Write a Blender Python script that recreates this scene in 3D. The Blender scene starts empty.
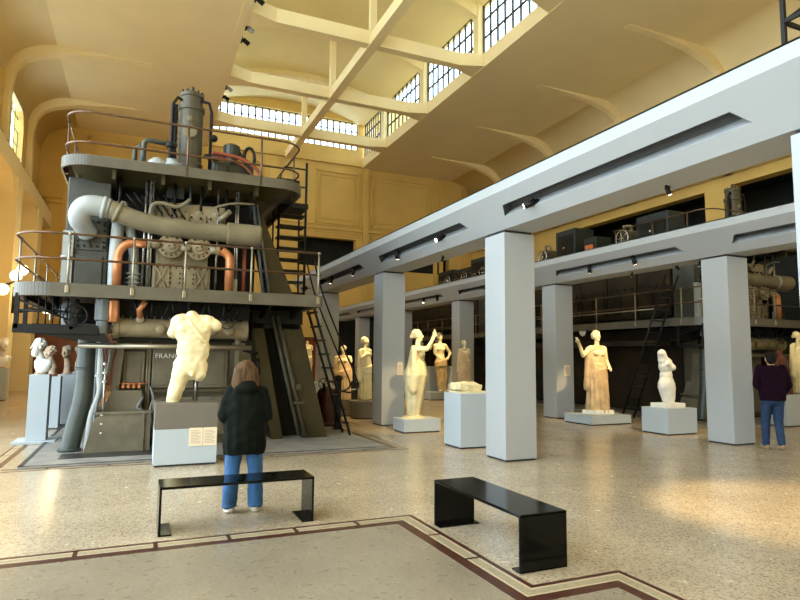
import bpy, bmesh, math, random
from mathutils import Vector, Matrix, Euler
from mathutils import noise as mnoise
random.seed(7)
PI = math.pi
SC = bpy.context.scene
COL = SC.collection
V = Vector

# ------------------------------------------------------------------ materials
def mat(name, col, rough=0.5, metal=0.0, noise=0.0, nscale=4.0, col2=None, bump=0.0, bscale=40.0, emit=0.0, spec=0.5, detail=6.0, stretch=None):
    m = bpy.data.materials.new(name); m.use_nodes = True
    nt = m.node_tree; b = nt.nodes['Principled BSDF']
    b.inputs['Base Color'].default_value = (*col, 1)
    b.inputs['Roughness'].default_value = rough
    b.inputs['Metallic'].default_value = metal
    b.inputs['Specular IOR Level'].default_value = spec
    tc = nt.nodes.new('ShaderNodeTexCoord'); src = tc.outputs['Object']
    if stretch:
        mp = nt.nodes.new('ShaderNodeMapping'); mp.inputs['Scale'].default_value = stretch
        nt.links.new(src, mp.inputs['Vector']); src = mp.outputs['Vector']
    if noise > 0:
        n = nt.nodes.new('ShaderNodeTexNoise'); n.inputs['Scale'].default_value = nscale; n.inputs['Detail'].default_value = detail
        nt.links.new(src, n.inputs['Vector'])
        r = nt.nodes.new('ShaderNodeValToRGB')
        c2 = col2 if col2 else tuple(c*(1-noise) for c in col)
        r.color_ramp.elements[0].position = 0.35; r.color_ramp.elements[1].position = 0.65
        r.color_ramp.elements[0].color = (*c2, 1); r.color_ramp.elements[1].color = (*col, 1)
        nt.links.new(n.outputs['Fac'], r.inputs['Fac']); nt.links.new(r.outputs['Color'], b.inputs['Base Color'])
    if bump > 0:
        n2 = nt.nodes.new('ShaderNodeTexNoise'); n2.inputs['Scale'].default_value = bscale; n2.inputs['Detail'].default_value = 4
        nt.links.new(src, n2.inputs['Vector'])
        bp = nt.nodes.new('ShaderNodeBump'); bp.inputs['Strength'].default_value = bump; bp.inputs['Distance'].default_value = 0.02
        nt.links.new(n2.outputs['Fac'], bp.inputs['Height']); nt.links.new(bp.outputs['Normal'], b.inputs['Normal'])
    if emit > 0:
        b.inputs['Emission Color'].default_value = (*col, 1); b.inputs['Emission Strength'].default_value = emit
    return m

def floor_mat(name, c1, c2, c3, scale=26, rough=0.28):
    m = bpy.data.materials.new(name); m.use_nodes = True
    nt = m.node_tree; b = nt.nodes['Principled BSDF']
    tc = nt.nodes.new('ShaderNodeTexCoord')
    v = nt.nodes.new('ShaderNodeTexVoronoi'); v.inputs['Scale'].default_value = scale; v.inputs['Randomness'].default_value = 0.55
    nt.links.new(tc.outputs['Object'], v.inputs['Vector'])
    r = nt.nodes.new('ShaderNodeValToRGB'); e = r.color_ramp.elements
    e[0].position = 0.0; e[0].color = (*c3, 1); e[1].position = 1.0; e[1].color = (*c1, 1)
    x = e.new(0.3); x.color = (*c2, 1); x = e.new(0.6); x.color = (*c1, 1)
    sp = nt.nodes.new('ShaderNodeSeparateColor'); nt.links.new(v.outputs['Color'], sp.inputs['Color'])
    nt.links.new(sp.outputs['Red'], r.inputs['Fac'])
    n = nt.nodes.new('ShaderNodeTexNoise'); n.inputs['Scale'].default_value = 1.3; n.inputs['Detail'].default_value = 6
    nt.links.new(tc.outputs['Object'], n.inputs['Vector'])
    mr = nt.nodes.new('ShaderNodeMapRange'); mr.inputs['From Min'].default_value = 0.3; mr.inputs['From Max'].default_value = 0.7
    mr.inputs['To Min'].default_value = 0.86; mr.inputs['To Max'].default_value = 1.08
    nt.links.new(n.outputs['Fac'], mr.inputs['Value'])
    mx = nt.nodes.new('ShaderNodeMix'); mx.data_type = 'RGBA'; mx.blend_type = 'MULTIPLY'; mx.inputs[0].default_value = 1
    nt.links.new(r.outputs['Color'], mx.inputs[6]); nt.links.new(mr.outputs['Result'], mx.inputs[7])
    v2 = nt.nodes.new('ShaderNodeTexVoronoi'); v2.feature = 'DISTANCE_TO_EDGE'; v2.inputs['Scale'].default_value = scale; v2.inputs['Randomness'].default_value = 0.55
    nt.links.new(tc.outputs['Object'], v2.inputs['Vector'])
    m2 = nt.nodes.new('ShaderNodeMapRange'); m2.inputs['From Max'].default_value = 0.09; m2.inputs['To Min'].default_value = 0.84
    nt.links.new(v2.outputs['Distance'], m2.inputs['Value'])
    mx2 = nt.nodes.new('ShaderNodeMix'); mx2.data_type = 'RGBA'; mx2.blend_type = 'MULTIPLY'; mx2.inputs[0].default_value = 1
    nt.links.new(mx.outputs[2], mx2.inputs[6]); nt.links.new(m2.outputs['Result'], mx2.inputs[7])
    nt.links.new(mx2.outputs[2], b.inputs['Base Color'])
    b.inputs['Roughness'].default_value = rough
    n3 = nt.nodes.new('ShaderNodeTexNoise'); n3.inputs['Scale'].default_value = 9; nt.links.new(tc.outputs['Object'], n3.inputs['Vector'])
    m3 = nt.nodes.new('ShaderNodeMapRange'); m3.inputs['To Min'].default_value = rough-0.06; m3.inputs['To Max'].default_value = rough+0.14
    nt.links.new(n3.outputs['Fac'], m3.inputs['Value']); nt.links.new(m3.outputs['Result'], b.inputs['Roughness'])
    bp = nt.nodes.new('ShaderNodeBump'); bp.inputs['Strength'].default_value = 0.05; bp.inputs['Distance'].default_value = 0.003
    nt.links.new(sp.outputs['Green'], bp.inputs['Height']); nt.links.new(bp.outputs['Normal'], b.inputs['Normal'])
    return m

def glass_mat(name):
    m = bpy.data.materials.new(name); m.use_nodes = True; nt = m.node_tree
    nt.nodes.remove(nt.nodes['Principled BSDF']); o = nt.nodes['Material Output']
    t = nt.nodes.new('ShaderNodeBsdfTransparent'); t.inputs['Color'].default_value = (0.93, 0.97, 1, 1)
    g = nt.nodes.new('ShaderNodeBsdfGlossy'); g.inputs['Roughness'].default_value = 0.05
    x = nt.nodes.new('ShaderNodeMixShader'); x.inputs[0].default_value = 0.04; nt.links.new(t.outputs[0], x.inputs[1]); nt.links.new(g.outputs[0], x.inputs[2])
    nt.links.new(x.outputs[0], o.inputs['Surface']); return m

M = dict(
 wall=mat('ochre_plaster', (0.72, 0.48, 0.13), 0.75, noise=0.10, nscale=0.6, bump=0.05, bscale=8),
 ceil=mat('cream_plaster', (0.83, 0.67, 0.34), 0.8, noise=0.07, nscale=0.4, bump=0.05, bscale=6),
 rib=mat('pale_plaster', (0.86, 0.69, 0.34), 0.75, noise=0.06, nscale=0.8),
 dado=mat('oxblood_dado', (0.16, 0.025, 0.010), 0.35, noise=0.3, nscale=1.5, col2=(0.22, 0.055, 0.014)),
 white=mat('grey_white_board', (0.385, 0.40, 0.395), 0.6, noise=0.05, nscale=0.8, bump=0.03, bscale=5),
 slot=mat('slot_shade_grey', (0.07, 0.07, 0.065), 0.6),
 shadowgap=mat('dark_joint', (0.03, 0.03, 0.03), 0.8),
 pedestal=mat('pale_blue_board', (0.43, 0.48, 0.50), 0.55, noise=0.04, nscale=1.5),
 pedgrey=mat('taupe_board', (0.15, 0.13, 0.10), 0.6, noise=0.06, nscale=2),
 label=mat('cream_card', (0.80, 0.66, 0.46), 0.6),
 ink=mat('grey_ink', (0.35, 0.30, 0.24), 0.7),
 floor=floor_mat('mosaic_floor', (0.54, 0.44, 0.30), (0.45, 0.36, 0.24), (0.30, 0.23, 0.145), 60, 0.19),
 field=floor_mat('grey_mosaic', (0.30, 0.25, 0.175), (0.265, 0.22, 0.155), (0.21, 0.175, 0.12), 70, 0.26),
 bline=mat('brown_mosaic', (0.080, 0.028, 0.017), 0.35, noise=0.35, nscale=14),
 btile=mat('pink_cream_mosaic', (0.60, 0.47, 0.31), 0.35, noise=0.18, nscale=18),
 bcore=mat('olive_cream_mosaic', (0.40, 0.34, 0.21), 0.35, noise=0.25, nscale=30),
 pad=mat('grey_concrete', (0.32, 0.30, 0.265), 0.5, noise=0.3, nscale=3),
 padd=mat('dark_steel_plate', (0.06, 0.06, 0.055), 0.4, metal=0.4, noise=0.3, nscale=6),
 green=mat('engine_grey_green', (0.088, 0.074, 0.042), 0.45, spec=0.35, noise=0.35, nscale=2.2, bump=0.12, bscale=22),
 olive=mat('olive_enamel', (0.048, 0.038, 0.014), 0.38, spec=0.35, noise=0.4, nscale=2, bump=0.08, bscale=12),
 foot=mat('footing_lit_olive', (0.155, 0.132, 0.082), 0.5, noise=0.35, nscale=2.5, bump=0.15, bscale=14),  # engine paint lightened; the light on these faces is in the colour
 gmotor=mat('motor_dark_green', (0.025, 0.027, 0.016), 0.4, noise=0.4, nscale=6, bump=0.2, bscale=20),
 dark=mat('blackened_steel', (0.009, 0.008, 0.006), 0.5, spec=0.25, noise=0.5, nscale=5),
 deck=mat('deck_steel', (0.105, 0.092, 0.062), 0.4, spec=0.5, noise=0.25, nscale=2.5),
 rail=mat('bronze_rail', (0.17, 0.10, 0.06), 0.3, metal=0.7, noise=0.3, nscale=8),
 lrail=mat('worn_rail', (0.32, 0.28, 0.20), 0.3, metal=0.7),
 cream=mat('cream_casting', (0.27, 0.215, 0.12), 0.42, noise=0.35, nscale=4, bump=0.15, bscale=25),
 tan=mat('tan_pipe_paint', (0.20, 0.17, 0.10), 0.38, noise=0.3, nscale=2.5, bump=0.05),
 lgrey=mat('light_grey_pipe', (0.36, 0.38, 0.36), 0.35, noise=0.15, nscale=3),
 cab=mat('cabinet_grey_green', (0.06, 0.064, 0.052), 0.4, noise=0.4, nscale=3, bump=0.15, bscale=18),
 flank=mat('shade_black_casing', (0.010, 0.009, 0.006), 0.6, spec=0.2, noise=0.5, nscale=1.2, col2=(0.035, 0.022, 0.010)),  # near-black colour stands in for deep shade along the engine flank
 bluegrey=mat('blue_grey_paint', (0.15, 0.17, 0.17), 0.4, noise=0.3, nscale=3, bump=0.08),
 copper=mat('copper_pipe', (0.62, 0.24, 0.09), 0.32, metal=0.35, noise=0.2, nscale=5),
 redrod=mat('red_oxide', (0.32, 0.07, 0.03), 0.4, noise=0.3, nscale=6),
 steel=mat('bright_steel', (0.55, 0.53, 0.48), 0.25, metal=0.9, noise=0.3, nscale=10),
 gpipe=mat('sea_green_pipe', (0.05, 0.062, 0.05), 0.38, noise=0.25, nscale=3),
 lettering=mat('white_lettering', (0.72, 0.70, 0.62), 0.5),
 glass=glass_mat('window_glass'),
 mull=mat('dark_window_bars', (0.02, 0.022, 0.02), 0.5),
 bench=mat('black_steel_bench', (0.002, 0.003, 0.003), 0.13, spec=0.22),
 marble=mat('warm_marble', (0.78, 0.67, 0.38), 0.55, noise=0.16, nscale=5, bump=0.2, bscale=30),
 marble2=mat('stained_marble', (0.62, 0.43, 0.22), 0.6, noise=0.35, nscale=4, bump=0.25, bscale=25),
 marblew=mat('white_marble', (0.82, 0.79, 0.70), 0.5, noise=0.12, nscale=6, bump=0.15, bscale=30),
 marblet=mat('tan_marble', (0.50, 0.37, 0.24), 0.6, noise=0.3, nscale=8, bump=0.2, bscale=30),
 basalt=mat('red_brown_stone', (0.10, 0.028, 0.010), 0.5, spec=0.3, noise=0.4, nscale=5, bump=0.2, bscale=20),
 darkroom=mat('unlit_room_shade', (0.012, 0.013, 0.012), 0.7, noise=0.3, nscale=2),
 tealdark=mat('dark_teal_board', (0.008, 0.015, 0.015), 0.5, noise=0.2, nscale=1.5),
 skin=mat('skin', (0.52, 0.28, 0.18), 0.5),
 coat=mat('black_green_quilt', (0.004, 0.006, 0.003), 0.8, spec=0.12, noise=0.4, nscale=7, bump=0.5, bscale=14),
 jeans=mat('blue_denim', (0.03, 0.125, 0.30), 0.75, noise=0.5, nscale=9, bump=0.25, bscale=40, stretch=(1, 1, 0.35)),
 jeansd=mat('dark_blue_denim', (0.009, 0.038, 0.11), 0.75, noise=0.4, nscale=9, bump=0.25, bscale=40),
 hair=mat('auburn_hair', (0.12, 0.062, 0.022), 0.7, spec=0.2, noise=0.6, nscale=16, bump=0.5, bscale=40, stretch=(3, 3, 0.3)),
 hairdark=mat('dark_brown_hair', (0.012, 0.008, 0.006), 0.7, spec=0.15, noise=0.4, nscale=20, bump=0.5, bscale=60),
 purple=mat('plum_wool', (0.013, 0.0035, 0.012), 0.95, spec=0.1, noise=0.3, nscale=12, bump=0.4, bscale=60),
 shoe=mat('tan_suede', (0.36, 0.24, 0.13), 0.8, noise=0.2, nscale=20),
 shoew=mat('white_shoe', (0.70, 0.66, 0.60), 0.6),
 shoed=mat('dark_shoe', (0.06, 0.04, 0.035), 0.6),
 wine=mat('wine_red_enamel', (0.055, 0.008, 0.008), 0.35, noise=0.3, nscale=4),
 globe=mat('lit_globe', (1.0, 0.83, 0.5), 0.4, emit=9.0),
 lens=mat('lit_lens', (1.0, 0.85, 0.6), 0.4, emit=6.0),
 dial=mat('dial_face', (0.70, 0.66, 0.52), 0.5),
 orangel=mat('orange_enamel', (0.50, 0.13, 0.03), 0.5),
)

# ------------------------------------------------------------------ mesh builder
class MB:
    def __init__(s): s.v = []; s.f = []; s.mi = []; s.sm = []; s.cuts = []
    def add(s, vs, fs, mi=0, smooth=False):
        o = len(s.v); s.cuts.append(o); s.v += [tuple(v) for v in vs]
        for f in fs: s.f.append([i+o for i in f]); s.mi.append(mi); s.sm.append(smooth)
        return s
    def box(s, x0, x1, y0, y1, z0, z1, mi=0):
        vs = [(x, y, z) for z in (z0, z1) for y in (y0, y1) for x in (x0, x1)]
        return s.add(vs, [(0,2,3,1),(4,5,7,6),(0,1,5,4),(2,6,7,3),(0,4,6,2),(1,3,7,5)], mi)
    def obox(s, c, size, rot=(0,0,0), mi=0):
        R = Euler(rot).to_matrix(); c = V(c); h = [q/2 for q in size]
        vs = [c+R@V((x*h[0], y*h[1], z*h[2])) for z in (-1,1) for y in (-1,1) for x in (-1,1)]
        return s.add(vs, [(0,2,3,1),(4,5,7,6),(0,1,5,4),(2,6,7,3),(0,4,6,2),(1,3,7,5)], mi)
    def bbox(s, x0, x1, y0, y1, z0, z1, b=0.01, mi=0):
        bm = bmesh.new(); bmesh.ops.create_cube(bm, size=1)
        for v in bm.verts: v.co = V(((x0+x1)/2+v.co.x*(x1-x0), (y0+y1)/2+v.co.y*(y1-y0), (z0+z1)/2+v.co.z*(z1-z0)))
        bmesh.ops.bevel(bm, geom=bm.edges[:], offset=b, segments=2, affect='EDGES', profile=0.6)
        return s.addbm(bm, mi)
    def addbm(s, bm, mi=0, smooth=False):
        bm.verts.index_update(); s.add([v.co for v in bm.verts], [[v.index for v in f.verts] for f in bm.faces], mi, smooth); bm.free(); return s
    def prism(s, poly, axis, a, b, mi=0):
        # poly 2D; axis 'x': (y,z), 'y': (x,z), 'z': (x,y)
        def P(p, t): return {'x': (t, p[0], p[1]), 'y': (p[0], t, p[1]), 'z': (p[0], p[1], t)}[axis]
        n = len(poly); vs = [P(p, a) for p in poly]+[P(p, b) for p in poly]
        fs = [list(range(n))[::-1], list(range(n, 2*n))]+[(i, (i+1) % n, n+(i+1) % n, n+i) for i in range(n)]
        return s.add(vs, fs, mi)
    def tube(s, pts, r, seg=12, mi=0, cap=True, closed=False):
        pts = [V(p) for p in pts]; n = len(pts); rs = r if isinstance(r, (list, tuple)) else [r]*n
        up = None; rings = []
        for i, p in enumerate(pts):
            if closed: t = (pts[(i+1) % n]-pts[i-1]).normalized()
            elif i == 0: t = (pts[1]-p).normalized()
            elif i == n-1: t = (p-pts[i-1]).normalized()
            else: t = ((p-pts[i-1]).normalized()+(pts[i+1]-p).normalized()).normalized()
            if up is None: up = V((0,0,1)) if abs(t.z) < 0.9 else V((1,0,0))
            a = (up-t*up.dot(t))
            if a.length < 1e-4: a = t.orthogonal()
            a.normalize(); up = a; b = t.cross(a)
            rings.append([p+(a*math.cos(2*PI*k/seg)+b*math.sin(2*PI*k/seg))*rs[i] for k in range(seg)])
        vs = [q for R in rings for q in R]; fs = []
        m = n if closed else n-1
        for i in range(m):
            j = (i+1) % n
            for k in range(seg): fs.append((i*seg+k, i*seg+(k+1) % seg, j*seg+(k+1) % seg, j*seg+k))
        s.add(vs, fs, mi, True)
        if cap and not closed:
            o = len(s.v)-len(vs)
            s.f.append([o+k for k in range(seg)][::-1]); s.mi.append(mi); s.sm.append(False)
            s.f.append([o+(n-1)*seg+k for k in range(seg)]); s.mi.append(mi); s.sm.append(False)
        return s
    def cyl(s, a, b, r, seg=16, mi=0, r2=None): return s.tube([a, b], [r, r if r2 is None else r2], seg, mi)
    def lathe(s, c, prof, axis='z', seg=24, mi=0):
        # prof list of (r, h) along axis
        vs = []; n = len(prof); c = V(c)
        for r, h in prof:
            for k in range(seg):
                a = 2*PI*k/seg; u, w = r*math.cos(a), r*math.sin(a)
                vs.append(c+V({'z': (u, w, h), 'y': (u, h, w), 'x': (h, u, w)}[axis]))
        fs = [(i*seg+k, i*seg+(k+1) % seg, (i+1)*seg+(k+1) % seg, (i+1)*seg+k) for i in range(n-1) for k in range(seg)]
        fs += [list(range(seg))[::-1], [(n-1)*seg+k for k in range(seg)]]
        return s.add(vs, fs, mi, False)
    def sphere(s, c, r, seg=12, rings=8, sc=(1,1,1), mi=0):
        bm = bmesh.new(); bmesh.ops.create_uvsphere(bm, u_segments=seg, v_segments=rings, radius=r)
        for v in bm.verts: v.co = V((v.co.x*sc[0], v.co.y*sc[1], v.co.z*sc[2]))+V(c)
        return s.addbm(bm, mi, True)
    def split(s, name, mats, parent):
        cs = s.cuts+[len(s.v)]; out = []
        for a, b in zip(cs, cs[1:]):
            q = MB(); q.v = s.v[a:b]
            for f, m, sm in zip(s.f, s.mi, s.sm):
                if a <= f[0] < b: q.f.append([i-a for i in f]); q.mi.append(m); q.sm.append(sm)
            out.append(q.build(name, mats, parent))
        return out
    def build(s, name, mats, parent=None, recalc=True):
        me = bpy.data.meshes.new(name)
        off = V((0,0,0)); p = parent
        while p is not None: off += p.location; p = p.parent
        me.from_pydata([V(v)-off for v in s.v], [], s.f)
        if not isinstance(mats, (list, tuple)): mats = [mats]
        for m in mats: me.materials.append(m)
        me.polygons.foreach_set('material_index', s.mi); me.polygons.foreach_set('use_smooth', s.sm)
        if recalc:
            bm = bmesh.new(); bm.from_mesh(me); bmesh.ops.recalc_face_normals(bm, faces=bm.faces[:]); bm.to_mesh(me); bm.free()
        me.update()
        o = bpy.data.objects.new(name, me); COL.objects.link(o)
        if parent is not None: o.parent = parent
        return o

def thing(name, label, cat, loc=(0,0,0), group=None):
    o = bpy.data.objects.new(name, None); COL.objects.link(o); o.location = loc; o.empty_display_size = 0.2
    return tag(o, label, cat, group)
def tag(o, label, cat, group=None):
    o['label'] = label; o['category'] = cat
    if group: o['group'] = group
    return o
def struct(o): o['kind'] = 'structure'; return o
def dup(o, dloc, label=None, parent=None):
    c = o.copy(); COL.objects.link(c); c.parent = parent
    if parent is None: c.location = V(o.location)+V(dloc)
    if label: c['label'] = label
    for ch in list(o.children): dup(ch, (0,0,0), None, c)
    return c
def arc(c, r, a0, a1, n=8, plane='xz', y=0):
    out = []
    for i in range(n+1):
        a = a0+(a1-a0)*i/n; u, w = c[0]+r*math.cos(a), c[1]+r*math.sin(a)
        out.append({'xz': (u, y, w), 'xy': (u, w, y), 'yz': (y, u, w)}[plane])
    return out
def smooth_path(P, n=8):
    P = [V(p) for p in P]; out = []
    for i in range(len(P)-1):
        p0 = P[max(i-1, 0)]; p1 = P[i]; p2 = P[i+1]; p3 = P[min(i+2, len(P)-1)]
        for k in range(n):
            t = k/n
            out.append(0.5*((2*p1)+(-p0+p2)*t+(2*p0-5*p1+4*p2-p3)*t*t+(-p0+3*p1-3*p2+p3)*t**3))
    out.append(P[-1]); return out

# ------------------------------------------------------------------ camera
F, H, YAW, PIT, ROLL = 595.3, 1.65, .4138, .0964, .0092
w_ = V((math.sin(YAW)*math.cos(PIT), math.cos(YAW)*math.cos(PIT), math.sin(PIT)))
r0 = V((math.cos(YAW), -math.sin(YAW), 0)); u0 = r0.cross(w_)
rr = math.cos(ROLL)*r0+math.sin(ROLL)*u0; uu = -math.sin(ROLL)*r0+math.cos(ROLL)*u0
cd = bpy.data.cameras.new('camera'); cam = bpy.data.objects.new('camera', cd); COL.objects.link(cam)
cd.sensor_width = 36; cd.lens = F/800*36; cd.clip_end = 300; cd.clip_start = 0.05
cam.matrix_world = Matrix(((rr.x, uu.x, -w_.x, 0), (rr.y, uu.y, -w_.y, 0), (rr.z, uu.z, -w_.z, H), (0,0,0,1)))
SC.camera = cam

# ------------------------------------------------------------------ room
XL, XR, ZC, YB, YN = 3.15, 12.95, 14.0, 36.0, 2.0
XW, XE = -5.2, 21.3
YS = -6.0
BAYS = [5.1, 10.5, 15.9, 21.3, 26.7, 32.1]
struct(MB().box(-9, 26, -6, 40, -0.2, 0).build('floor', M['floor']))
# back wall (with dark gallery openings)
def wall_grid(mb, fixed, a0, a1, z0, z1, holes, axis, th, mi=0):
    """wall on plane axis=fixed..fixed+th spanning a0..a1, z0..z1, rectangular holes (a,b,z,z)"""
    xs = sorted({a0, a1, *[h[0] for h in holes], *[h[1] for h in holes]}); zs = sorted({z0, z1, *[h[2] for h in holes], *[h[3] for h in holes]})
    for i in range(len(xs)-1):
        run = None
        for j in range(len(zs)-1):
            cx, cz = (xs[i]+xs[i+1])/2, (zs[j]+zs[j+1])/2
            if any(h[0] < cx < h[1] and h[2] < cz < h[3] for h in holes): continue
            lo, hi = min(fixed, fixed+th), max(fixed, fixed+th)
            if axis == 'y': mb.box(xs[i], xs[i+1], lo, hi, zs[j], zs[j+1], mi)
            else: mb.box(lo, hi, xs[i], xs[i+1], zs[j], zs[j+1], mi)
mb = MB()
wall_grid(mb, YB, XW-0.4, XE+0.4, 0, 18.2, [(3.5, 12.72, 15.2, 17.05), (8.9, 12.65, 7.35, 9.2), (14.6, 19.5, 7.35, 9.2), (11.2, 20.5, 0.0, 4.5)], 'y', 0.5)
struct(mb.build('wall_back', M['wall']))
# recessed gallery rooms behind back openings, coloured near-black as unlit
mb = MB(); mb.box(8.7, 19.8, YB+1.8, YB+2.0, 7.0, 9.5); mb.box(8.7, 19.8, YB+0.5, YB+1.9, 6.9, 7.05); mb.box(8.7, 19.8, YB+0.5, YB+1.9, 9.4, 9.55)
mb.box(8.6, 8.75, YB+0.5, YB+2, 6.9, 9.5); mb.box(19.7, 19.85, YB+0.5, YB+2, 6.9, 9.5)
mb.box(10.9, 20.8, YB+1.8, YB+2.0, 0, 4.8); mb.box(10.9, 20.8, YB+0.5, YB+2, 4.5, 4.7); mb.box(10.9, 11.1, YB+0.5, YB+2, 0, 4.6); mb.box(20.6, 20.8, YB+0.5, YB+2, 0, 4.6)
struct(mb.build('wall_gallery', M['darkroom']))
# back wall mouldings : pilasters, panels, bands
mb = MB()
for x0, x1 in ((-4.0, -3.3), (1.6, 2.3), (6.9, 7.5), (13.05, 13.45), (18.25, 18.5), (18.7, 18.95), (20.4, 20.8)):
    mb.box(x0, x1, YB-0.14, YB, 4.6 if 11 < x0 < 20.5 else 3, 14)
def frame(x0, x1, z0, z1, t=0.12, d=0.1):
    mb.box(x0, x1, YB-d, YB, z0, z0+t); mb.box(x0, x1, YB-d, YB, z1-t, z1); mb.box(x0, x0+t, YB-d, YB, z0, z1); mb.box(x1-t, x1, YB-d, YB, z0, z1)
for x0, x1 in ((-3.0, 1.3), (2.7, 6.5), (9.9, 12.85), (13.65, 18.05)):
    frame(x0, x1, 10.1, 13.6); frame(x0+0.3, x1-0.3, 10.4, 13.3, 0.07, 0.07)
    frame(x0, x1, 5.0 if x0 < 8 else 9.35, 9.5 if x0 < 8 else 9.62, 0.08, 0.06)
mb.box(-5, 21, YB-0.2, YB, 14.05, 14.3); mb.box(-5, 21, YB-0.16, YB, 9.72, 9.86); mb.box(-5, 21, YB-0.1, YB, 9.98, 10.05)
struct(mb.build('trim_1', M['wall']))
mb = MB(); mb.box(-5.2, 11.2, YB-0.06, YB, 0, 2.75); mb.box(20.5, XE, YB-0.06, YB, 0, 2.75)
struct(mb.build('baseboard_back', M['dado']))
mb = MB(); mb.box(-5.2, 11.2, YB-0.10, YB, 2.75, 2.85); mb.box(XW, XW+0.12, 15, YB, 2.75, 2.85)
struct(mb.build('trim_2', M['rail']))
# left wall from Y=15 on
mb = MB()
holes = []
ys0 = 15.0
lw = []
def arch_hole_bay(mb, y0, y1, wy0, wy1, wz0, wzs, X, th, ztop, zbot=9.2):
    """wall segment between y0..y1 with an arched window opening wy0..wy1, sill wz0, springing wzs"""
    r = (wy1-wy0)/2; cy = (wy0+wy1)/2; n = 12
    lo, hi = X-th, X
    mb.box(lo, hi, y0, wy0, zbot, ztop); mb.box(lo, hi, wy1, y1, zbot, ztop); mb.box(lo, hi, wy0, wy1, zbot, wz0)
    pts = [(cy-r*math.cos(PI*k/n), wzs+r*0.85*math.sin(PI*k/n)) for k in range(n+1)]
    for k in range(n):
        (ya, za), (yb, zb) = pts[k], pts[k+1]
        mb.prism([(ya, za), (yb, zb), (yb, ztop), (ya, ztop)], 'x', lo, hi)
wins = []
for i in range(2, 6):
    a = BAYS[i]; b = BAYS[i+1] if i < 5 else YB
    if i == 5: mb.box(XW-0.4, XW, a, b, 9.2, ZC+0.1); continue
    c = (a+b)/2
    arch_hole_bay(mb, a, b, c-1.55, c+1.55, 9.75, 11.6, XW, 0.4, ZC+0.1); wins.append((c-1.55, c+1.55))
mb.box(XW-0.4, XW, 15.9, YB, 0, 9.2)
struct(mb.build('wall_left', M['wall']))
mb = MB(); mb.box(XW, XW+0.06, 15.9, YB, 0, 2.75); struct(mb.build('baseboard_left', M['dado']))
for k, (a, b) in enumerate(wins):
    mb = MB(); x = XW-0.22; g = MB()
    c = (a+b)/2; r = (b-a)/2
    for j in range(5):
        y = a+(b-a)*j/4; zt = 11.6+0.85*math.sqrt(max(0, r*r-(y-c)**2))
        mb.box(x-0.006, x+0.006, y-0.025, y+0.025, 9.75, zt)
    for z in (9.78, 10.4, 11.0, 11.6, 12.2): 
        hw = r if z <= 11.6 else math.sqrt(max(0, r*r-((z-11.6)/0.85)**2))
        mb.box(x-0.006, x+0.006, c-hw, c+hw, z-0.025, z+0.025)
    pts = [(a, 9.75), (b, 9.75)]+[(c+r*math.cos(PI*t/12), 11.6+0.85*r*math.sin(PI*t/12)) for t in range(13)]
    g.prism(pts, 'x', x-0.006, x+0.006)
    o = struct(mb.build('window_%d' % (k+1), M['mull'])); g.build('pane', M['glass'], o)
# crane runway beam along left wall with piers and haunches
mb = MB()
mb.box(XW, -4.5, 15.9, YB, 8.35, 8.95); mb.box(-4.72, -4.5, 15.9, YB, 8.95, 9.1)
for y in BAYS[2:]:
    mb.box(XW, -4.45, y-0.55, y+0.55, 0, 8.4)
    for s in (-1, 1):
        P = [(y+s*0.55, 8.36)]+[(y+s*(0.55+1.0-1.0*math.cos(a)), 8.36-1.0+1.0*math.sin(a)) for a in [PI/2*t/8 for t in range(9)]][::-1]
        mb.prism(P, 'x', XW, -4.55)
struct(mb.build('trim_3', M['ceil']))
mb = MB(); mb.box(-4.66, -4.56, 16, YB-0.1, 9.1, 9.2)
for k in range(18): mb.box(-4.7, -4.5, 16.5+k*1.08, 16.7+k*1.08, 9.1, 9.14)
struct(mb.build('trim_4', M['dark']))
# right wall: piers and dark openings per bay
mb = MB(); hol = []
hol = [(-5.0, 4.4, 0.0, 8.6), (5.7, 15.86, 0.0, 8.6), (17.09, 26.0, 0.0, 8.6), (28.2, 34.5, 0.0, 7.2)]
wall_grid(mb, XE, YS, YB, 0, ZC+0.1, hol, 'x', 0.5)
struct(mb.build('wall_right', M['wall']))
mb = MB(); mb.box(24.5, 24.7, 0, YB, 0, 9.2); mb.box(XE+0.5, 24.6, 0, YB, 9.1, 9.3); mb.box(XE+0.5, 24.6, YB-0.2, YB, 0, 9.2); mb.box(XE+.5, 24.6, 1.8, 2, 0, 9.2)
struct(mb.build('wall_aisle', M['tealdark']))  # near-black wall colour stands in for the unlit aisle
mb = MB(); mb.box(XW-0.4, 25, YS-0.3, YS, 0, 18.2); struct(mb.build('wall_front', M['wall']))
# right crane beam
mb = MB(); mb.box(20.6, XE, YN, YB, 9.0, 9.5)
struct(mb.build('trim_5', M['ceil']))

# ceiling: two side slabs with coving to the walls
cov = [(XW+1.7-1.7*math.cos(PI/2*t/20), 12.5+1.5*math.sin(PI/2*t/20)) for t in range(21)]
mb = MB(); poly = [(XW-0.4, ZC+0.5), (XW-0.4, 12.5)]+cov+[(XL, ZC), (XL, ZC+0.5)]
mb.prism(poly, 'y', YS-0.3, YB+0.5)
mb.prism([(16.1-x, z) for x, z in poly][::-1], 'y', YS-0.3, YB+0.5)
ceil = struct(mb.build('ceiling', M['ceil']))
ceil.data.polygons.foreach_set('use_smooth', [len(p.vertices) == 4 and abs(p.normal.y) < 0.1 and abs(p.normal.z) < 0.9999 and min(ceil.data.vertices[i].co.z for i in p.vertices) > 12.4 and max(ceil.data.vertices[i].co.z for i in p.vertices) < 14.01 for p in ceil.data.polygons])
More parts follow.
